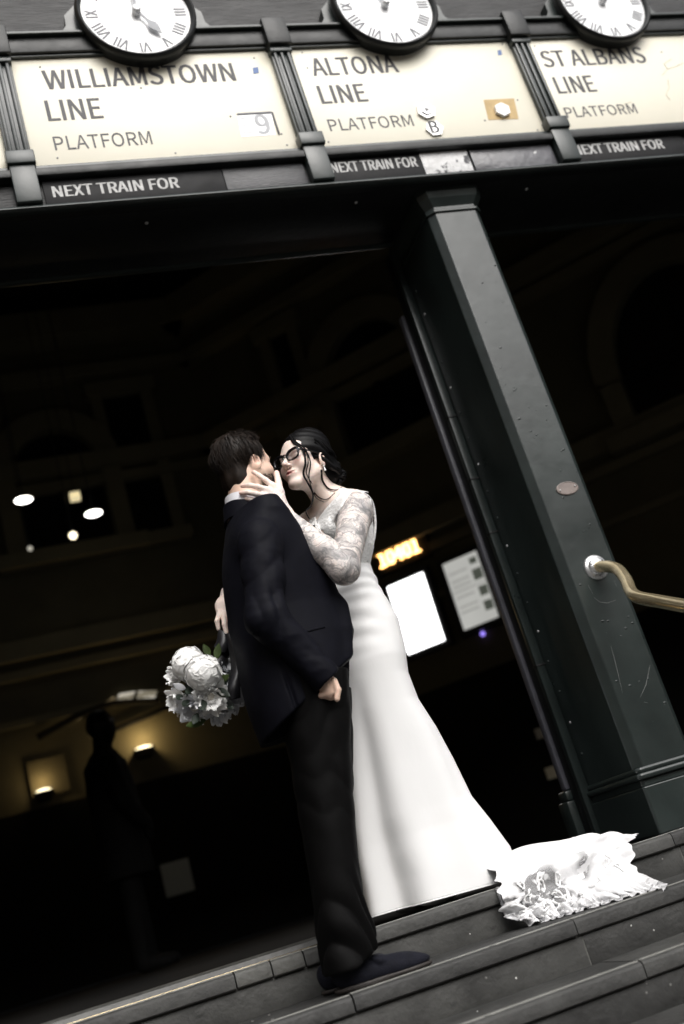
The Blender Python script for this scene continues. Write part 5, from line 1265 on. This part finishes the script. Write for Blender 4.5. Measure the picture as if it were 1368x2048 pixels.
for s_ in (-1, 1):
    c_ = np.array([s_*.0345, .1035, -.001]); pts = []
    for k in range(36):
        a = 2*math.pi*k/36; ca, sa = math.cos(a), math.sin(a); ex = 2.7
        x = .0265*np.sign(ca)*abs(ca)**(2/ex); z = (.0205 if sa > 0 else .0195)*np.sign(sa)*abs(sa)**(2/ex)+.004*(x/.0265)*(sa > 0)
        pts.append((c_[0]+s_*x, c_[1]-.22*(x+.0265)*.5, c_[2]+z))
    W_ = [BH.W(q) for q in pts]
    top = [BH.W(pts[k % 36]) for k in range(0, 19)]
    MB().tube(W_+[W_[0]], .0034, 8, cap=False).build('rim', M['frame'], gls)
    MB().tube(top, .0052, 8).build('brow_bar', M['frame'], gls)
    cen = BH.W((c_[0], c_[1]-.005, c_[2])); mesh_obj('lens', [q[:] for q in W_]+[cen[:]], [[k, (k+1) % 36, 36] for k in range(36)], lensm, gls)
    MB().tube([BH.W((s_*.060, .098, .009)), BH.W((s_*.069, .080, .011)), BH.W((s_*.0765, .02, .013)), BH.W((s_*.080, -.012, .010))], .0032, 8).build('temple', M['frame'], gls)
    MB().tube([BH.W((s_*x, y, z)) for x, y, z in ((.018, .0865, -.006), (.025, .0905, -.0095), (.033, .0905, -.011), (.041, .0865, -.0095), (.047, .080, -.006))], [.0008, .0016, .0019, .0017, .0009], 6).build('eyelash', M['hair_black'], Br)
    MB().tube([BH.W((s_*x, y, z)) for x, y, z in ((.016, .090, .021), (.028, .0915, .0265), (.040, .087, .027), (.050, .078, .021))], [.0022, .0030, .0024, .001], 6).build('eyebrow', M['hair_black'], Br)
er = BH.w((.082, -.008, -.040)); M['gold'] = mat('gold', (.75, .58, .25), .25, .1, 30, metal=1.)
mb = MB(); mb.ell(er, (.003, .003, .004)); mb.build('earring', M['chrome'], Br); MB().tube([Vector(er.tolist()), Vector((er+[0, -.001, -.018]).tolist())], [.0012, .0036], 8).build('earring_drop', M['white'], Br)
rc = [bp(437, 1237, 3.35)+np.array([.0112*math.cos(a), .0112*math.sin(a), .003*math.cos(a)]) for a in np.linspace(0, 2*math.pi, 20)]
MB().tube([Vector(q.tolist()) for q in rc], .0018, 6, cap=False).build('ring', M['gold'], Br)
ax = (bwrR-belR)/np.linalg.norm(bwrR-belR); e1 = np.cross(ax, [0, 0, 1.]); e1 /= np.linalg.norm(e1); e2 = np.cross(ax, e1)
for k in (0, 1):
    rc = [bwrR+ax*(.006-.010*k)+(e1*math.cos(a)+e2*math.sin(a))*.0295 for a in np.linspace(0, 2*math.pi, 24)]
    MB().tube([Vector(q.tolist()) for q in rc], .0020, 6, cap=False).build('bracelet', M['frame'], Br)
for s_ in (-1, 1):                                # court shoes under the gown
    b_ = np.array([cHi[0]+.09, 3.57, ZL])+lat*s_*.05; MB().ell(b_+fwd*.07+[0, 0, .026], (.036, .115, .026), Euler((0, 0, hdg)).to_matrix()).build('court_shoe', M['satin'], Br); MB().tube([Vector((b_-fwd*.01+[0, 0, .10]).tolist()), Vector((b_-fwd*.01+[0, 0, .002]).tolist())], [.03, .008], 10).build('court_shoe', M['satin'], Br)
# ================================================================== bouquet
M['petal'] = mat('white_petal', (.93, .93, .92), .6, .03, 12, .25, 60, spec=.3)
M['petal_c'] = mat('cream_petal', (.78, .74, .66), .6, .08, 20, .25, 60, spec=.3)
M['petal_g'] = mat('grey_white_petal', (.74, .75, .78), .6, .08, 12, .25, 60, spec=.3)
M['leaf'] = mat('dark_leaf', (.016, .024, .017), .45, .3, 15, .2, 40)
M['leaf2'] = mat('olive_leaf', (.055, .085, .022), .5, .3, 15, .2, 40)
M['ribbon'] = mat('black_satin_ribbon', (.012, .012, .014), .35, .2, 10, .1, 60)
Bq = empty('bouquet', P(412, 1380, 3.36), 'white peony bouquet with dark leaves and black ribbon held upside down', 'bouquet')
rs = np.random.RandomState(31)
def basis(d):
    d = A(d)/np.linalg.norm(A(d)); a = np.array([0, 0, 1.]) if abs(d[2]) < .9 else np.array([1., 0, 0]); u = np.cross(a, d); u /= np.linalg.norm(u); return d, u, np.cross(d, u)
def petal_mesh(name, R, span, curl, ruff, m, jag=0.):
    """patch of a sphere of radius R round +Z with a ruffled, curling rim"""
    n, k = 9, 5; V = [(0, 0, R)]; F = []
    for j in range(1, k+1):
        for i in range(n+5):
            a = 2*math.pi*i/(n+5); rr = j/k; th = span*rr*(1+.12*math.cos(a*2)+(jag*math.sin(a*5)*rr if jag else 0)); r = R+curl*rr**3+ruff*rr*rr*math.sin(a*4+1)
            V.append((r*math.sin(th)*math.cos(a), r*math.sin(th)*math.sin(a)*.9, r*math.cos(th)))
    q = n+5
    for i in range(q): F.append([0, 1+i, 1+(i+1) % q])
    for j in range(k-1):
        for i in range(q): F.append([1+j*q+i, 1+(j+1)*q+i, 1+(j+1)*q+(i+1) % q, 1+j*q+(i+1) % q])
    me = bpy.data.meshes.new(name); me.from_pydata(V, [], F); me.polygons.foreach_set('use_smooth', [True]*len(me.polygons)); me.materials.append(m); return me
def put(me, name, parent, loc, d, twist, sc=1.):
    o = bpy.data.objects.new(name, me); COL.objects.link(o); dd, u, v = basis(d); c, s = math.cos(twist), math.sin(twist)
    R = Matrix(np.stack([u*c+v*s, -u*s+v*c, dd], 1).tolist()).to_4x4()
    o.parent = parent; R.translation = Vector(loc)-origin(parent); R = R @ Matrix.Scale(sc, 4); o.matrix_basis = R; return o
def ball_peony(c, R, d, nm='peony', m='petal'):
    c = A(c); core = MB().ell(c, (R*.86,)*3, n=20, m=14).build(nm, M[m], Bq)
    meshes = [petal_mesh('petal', R*.92, .55, R*.06, R*.03, M[m]), petal_mesh('petal', R*.96, .68, R*.07, R*.035, M[m]), petal_mesh('petal', R*1.0, .75, R*.12, R*.05, M[m])]
    dd, u, v = basis(d)
    for lay, (me, n, th0) in enumerate(((meshes[0], 3, .2), (meshes[0], 6, .55), (meshes[0], 8, .85), (meshes[1], 9, 1.2), (meshes[1], 10, 1.6), (meshes[2], 8, 2.1))):
        for k in range(n):
            a = 2*math.pi*k/n+lay*.6+rs.uniform(-.15, .15); th = th0+rs.uniform(-.08, .08)
            dr = dd*math.cos(th)+(u*math.cos(a)+v*math.sin(a))*math.sin(th); put(me, 'petal', core, c, dr, rs.uniform(0, 6), rs.uniform(.95, 1.04))
def open_flower(c, R, d, m='petal', nm='open_flower', n=9):
    c = A(c); dd, u, v = basis(d); core = MB().ell(c, (R*.3,)*3, n=12, m=8).build(nm, M['petal_c'], Bq)
    def strip(L, w, bend):
        V = []; F = []; k = 6
        for j in range(k):
            t = j/(k-1); ww = w*math.sin(math.pi*(.16+.74*t))*(1 if j < k-1 else .55)
            for s_ in (-1, -.33, .33, 1): V.append((s_*ww, L*t, bend*L*t*t+.12*w*(s_*s_-1)*-1+(.18*w*math.sin(s_*5) if j == k-1 else 0)+(.0)))
            if j == k-1:
                for q, dy in enumerate((-.10, .06, -.06, .02)): V[-4+q] = (V[-4+q][0], V[-4+q][1]+dy*L, V[-4+q][2])
        for j in range(k-1):
            for q in range(3): F.append([j*4+q, j*4+q+1, (j+1)*4+q+1, (j+1)*4+q])
        me = bpy.data.meshes.new('petal'); me.from_pydata(V, [], F); me.polygons.foreach_set('use_smooth', [True]*len(me.polygons)); me.materials.append(M[m]); return me
    sets = [(strip(R, R*.36, .25), n, .15), (strip(R*.85, R*.30, .45), n, .55), (strip(R*.55, R*.12, .3), n+3, .95)]
    for me, cnt, el_ in sets:
        for k in range(cnt):
            a = 2*math.pi*(k+rs.uniform(-.25, .25))/cnt; rad = u*math.cos(a)+v*math.sin(a); e_ = el_+rs.uniform(-.12, .12)
            yv = rad*math.cos(e_)+dd*math.sin(e_); zv = -rad*math.sin(e_)+dd*math.cos(e_); xv = np.cross(yv, zv)
            o = bpy.data.objects.new('petal', me); COL.objects.link(o); o.parent = core; Rm = Matrix(np.stack([xv, yv, zv], 1).tolist()).to_4x4(); Rm.translation = Vector((c+rad*R*.08).tolist())-origin(core); o.matrix_basis = Rm @ Matrix.Scale(rs.uniform(.88, 1.1), 4)
def leaf(p0, d, L, w, m='leaf', nm='leaf'):
    p0 = A(p0); d = A(d)/np.linalg.norm(A(d)); s_ = np.cross(d, [0.25, 1, .15]); s_ /= np.linalg.norm(s_); n = np.cross(s_, d); V = []; F = []
    for j in range(8):
        t = j/7; ww = w*math.sin(math.pi*min(1, t*.96+.03))**.8*(1-.25*t)
        for q in (-1, 0, 1): V.append(p0+d*L*t+s_*ww*q+n*(.18*w*abs(q)-.22*L*t*t))
        if j: b = 3*j; F += [[b-3, b-2, b+1, b], [b-2, b-1, b+2, b+1]]
    mesh_obj(nm, V, F, M[m], Bq)
tocam = (-.15, -1, -.1)
ball_peony(P(377, 1328, 3.33), .054, (-.6, -.55, .4))
ball_peony(P(407, 1346, 3.275), .055, (-.25, -1, -.25))
open_flower(P(420, 1392, 3.315), .062, (-.1, -1, -.45))
open_flower(P(389, 1412, 3.34), .060, (-.4, -.7, -.8), 'petal_g')
open_flower(P(360, 1398, 3.36), .048, (-.9, -.5, -.4))
open_flower(P(356, 1352, 3.38), .045, (-1, -.3, .1), 'petal')
open_flower(P(476, 1332, 3.37), .055, (.7, -.8, .2))
open_flower(P(462, 1388, 3.345), .058, (.4, -.8, -.5), 'petal_g')
open_flower(P(436, 1420, 3.36), .050, (.1, -.5, -1), 'petal_g')
open_flower(P(446, 1340, 3.36), .040, (.5, -.8, .4), 'petal_g')
open_flower(P(412, 1385, 3.42), .07, (.0, .8, -.6), 'petal_g')
MB().ell(A(P(415, 1375, 3.375)), (.075, .06, .065)).build('foliage_core', M['leaf'], Bq)
for (px, py, Y, d, L, w, m) in ((385, 1372, 3.32, (-.5, -.5, -.5), .06, .016, 'leaf'), (402, 1398, 3.30, (-.1, -.5, -.9), .055, .018, 'leaf'), (430, 1378, 3.29, (.6, -.3, -.6), .06, .016, 'leaf'), (365, 1388, 3.33, (-.4, -.4, -.3), .05, .014, 'leaf'),
    (420, 1312, 3.33, (-.3, -.2, .9), .045, .013, 'leaf2'), (432, 1318, 3.33, (.4, -.2, .9), .05, .014, 'leaf2'), (412, 1440, 3.34, (-.95, -.2, -.10), .075, .015, 'leaf2'), (440, 1362, 3.30, (.9, -.3, .3), .035, .012, 'leaf2'), (372, 1378, 3.32, (-.9, -.3, .5), .05, .012, 'petal_g'),
    (450, 1400, 3.31, (.3, -.4, -.8), .05, .015, 'leaf'), (395, 1425, 3.32, (-.5, -.3, -.8), .05, .014, 'leaf'), (380, 1400, 3.31, (-.7, -.5, -.4), .05, .014, 'leaf'), (455, 1350, 3.31, (.5, -.5, -.3), .06, .016, 'leaf')): leaf(P(px, py, Y), d, L, w, m)
MB().tube([P(474, 1226, 3.375), P(462, 1262, 3.365), P(450, 1300, 3.36), P(430, 1345, 3.365)], [.017, .021, .024, .035], 12).build('wrapped_handle', M['ribbon'], Bq)
def ribbon(path, w, nm='ribbon'):
    pts = smooth_path([A(P(*q)) for q in path], 6); V = []; F = []
    for i, q in enumerate(pts):
        t = pts[min(i+1, len(pts)-1)]-pts[max(0, i-1)]; t /= np.linalg.norm(t); s_ = np.cross(t, [math.sin(i*.16)*.5, 1, 0]); s_ /= np.linalg.norm(s_)
        V += [q-s_*w, q+s_*w]; 
        if i: b = 2*i; F.append([b-2, b-1, b+1, b])
    o = mesh_obj(nm, V, F, M['ribbon'], Bq); o.modifiers.new('thickness', 'SOLIDIFY').thickness = .0012
ribbon([(462, 1265, 3.325), (470, 1300, 3.295), (474, 1340, 3.275), (468, 1375, 3.27), (470, 1398, 3.28)], .020)
ribbon([(450, 1262, 3.33), (446, 1285, 3.32), (438, 1300, 3.325)], .022)
ribbon([(470, 1262, 3.335), (482, 1300, 3.31), (490, 1350, 3.30), (493, 1390, 3.31)], .013)
# ---- the dark figure in the hall: coat, legs, head
def fig(p):
    q = p-np.array([fx, 7.6, ZL])
    d = elli((.03, 0, 1.62), (.085, .10, .12))(q)
    d = smin(d, rcone((.0, 0, 1.52), (.0, 0, 1.42), .06, .07)(q), .04)
    d = smin(d, loft([(1.44, -.01, 0, .09, .14), (1.36, -.01, 0, .15, .22), (1.1, .0, 0, .17, .21), (.85, .0, 0, .17, .20), (.6, .0, 0, .18, .2)])(q), .06)
    for s in (-1, 1):
        d = smin(d, rcone((0, s*.21, 1.36), (.05, s*.26, 1.08), .075, .06)(q), .04); d = smin(d, rcone((.05, s*.26, 1.08), (.16, s*.20, .90), .058, .045)(q), .03)
        d = smin(d, rcone((.0, s*.09, .75), (.03*s, s*.10, .08), .085, .055)(q), .03); d = smin(d, rcone((.03*s, s*.10, .05), (.03*s+.16, s*.10, .04), .048, .035)(q), .02)
        d = smin(d, elli((.17, s*.19, .84), (.035, .03, .06))(q), .02)
    return d+.006*wob(p, 14., 3)
V, F = surf(fig, [fx-.35, 7.2, ZL+.004], [fx+.4, 8.0, ZL+1.8], .012)
fast_obj('body', V, F, mat('black_coat', (.004, .004, .004), .8, .3, 10, spec=.1), Fg, 1)
V, F = surf(lambda p: elli((fx+.015, 7.6, ZL+1.645), (.098, .108, .115))(p)+.006*wob(p, 40., 1)+np.clip(.0-(p[:, 0]-fx-.06)*0, 0, 1), [fx-.2, 7.4, ZL+1.45], [fx+.2, 7.8, ZL+1.85], .01)
fast_obj('hair', V, F, M['hair_black'], Fg)
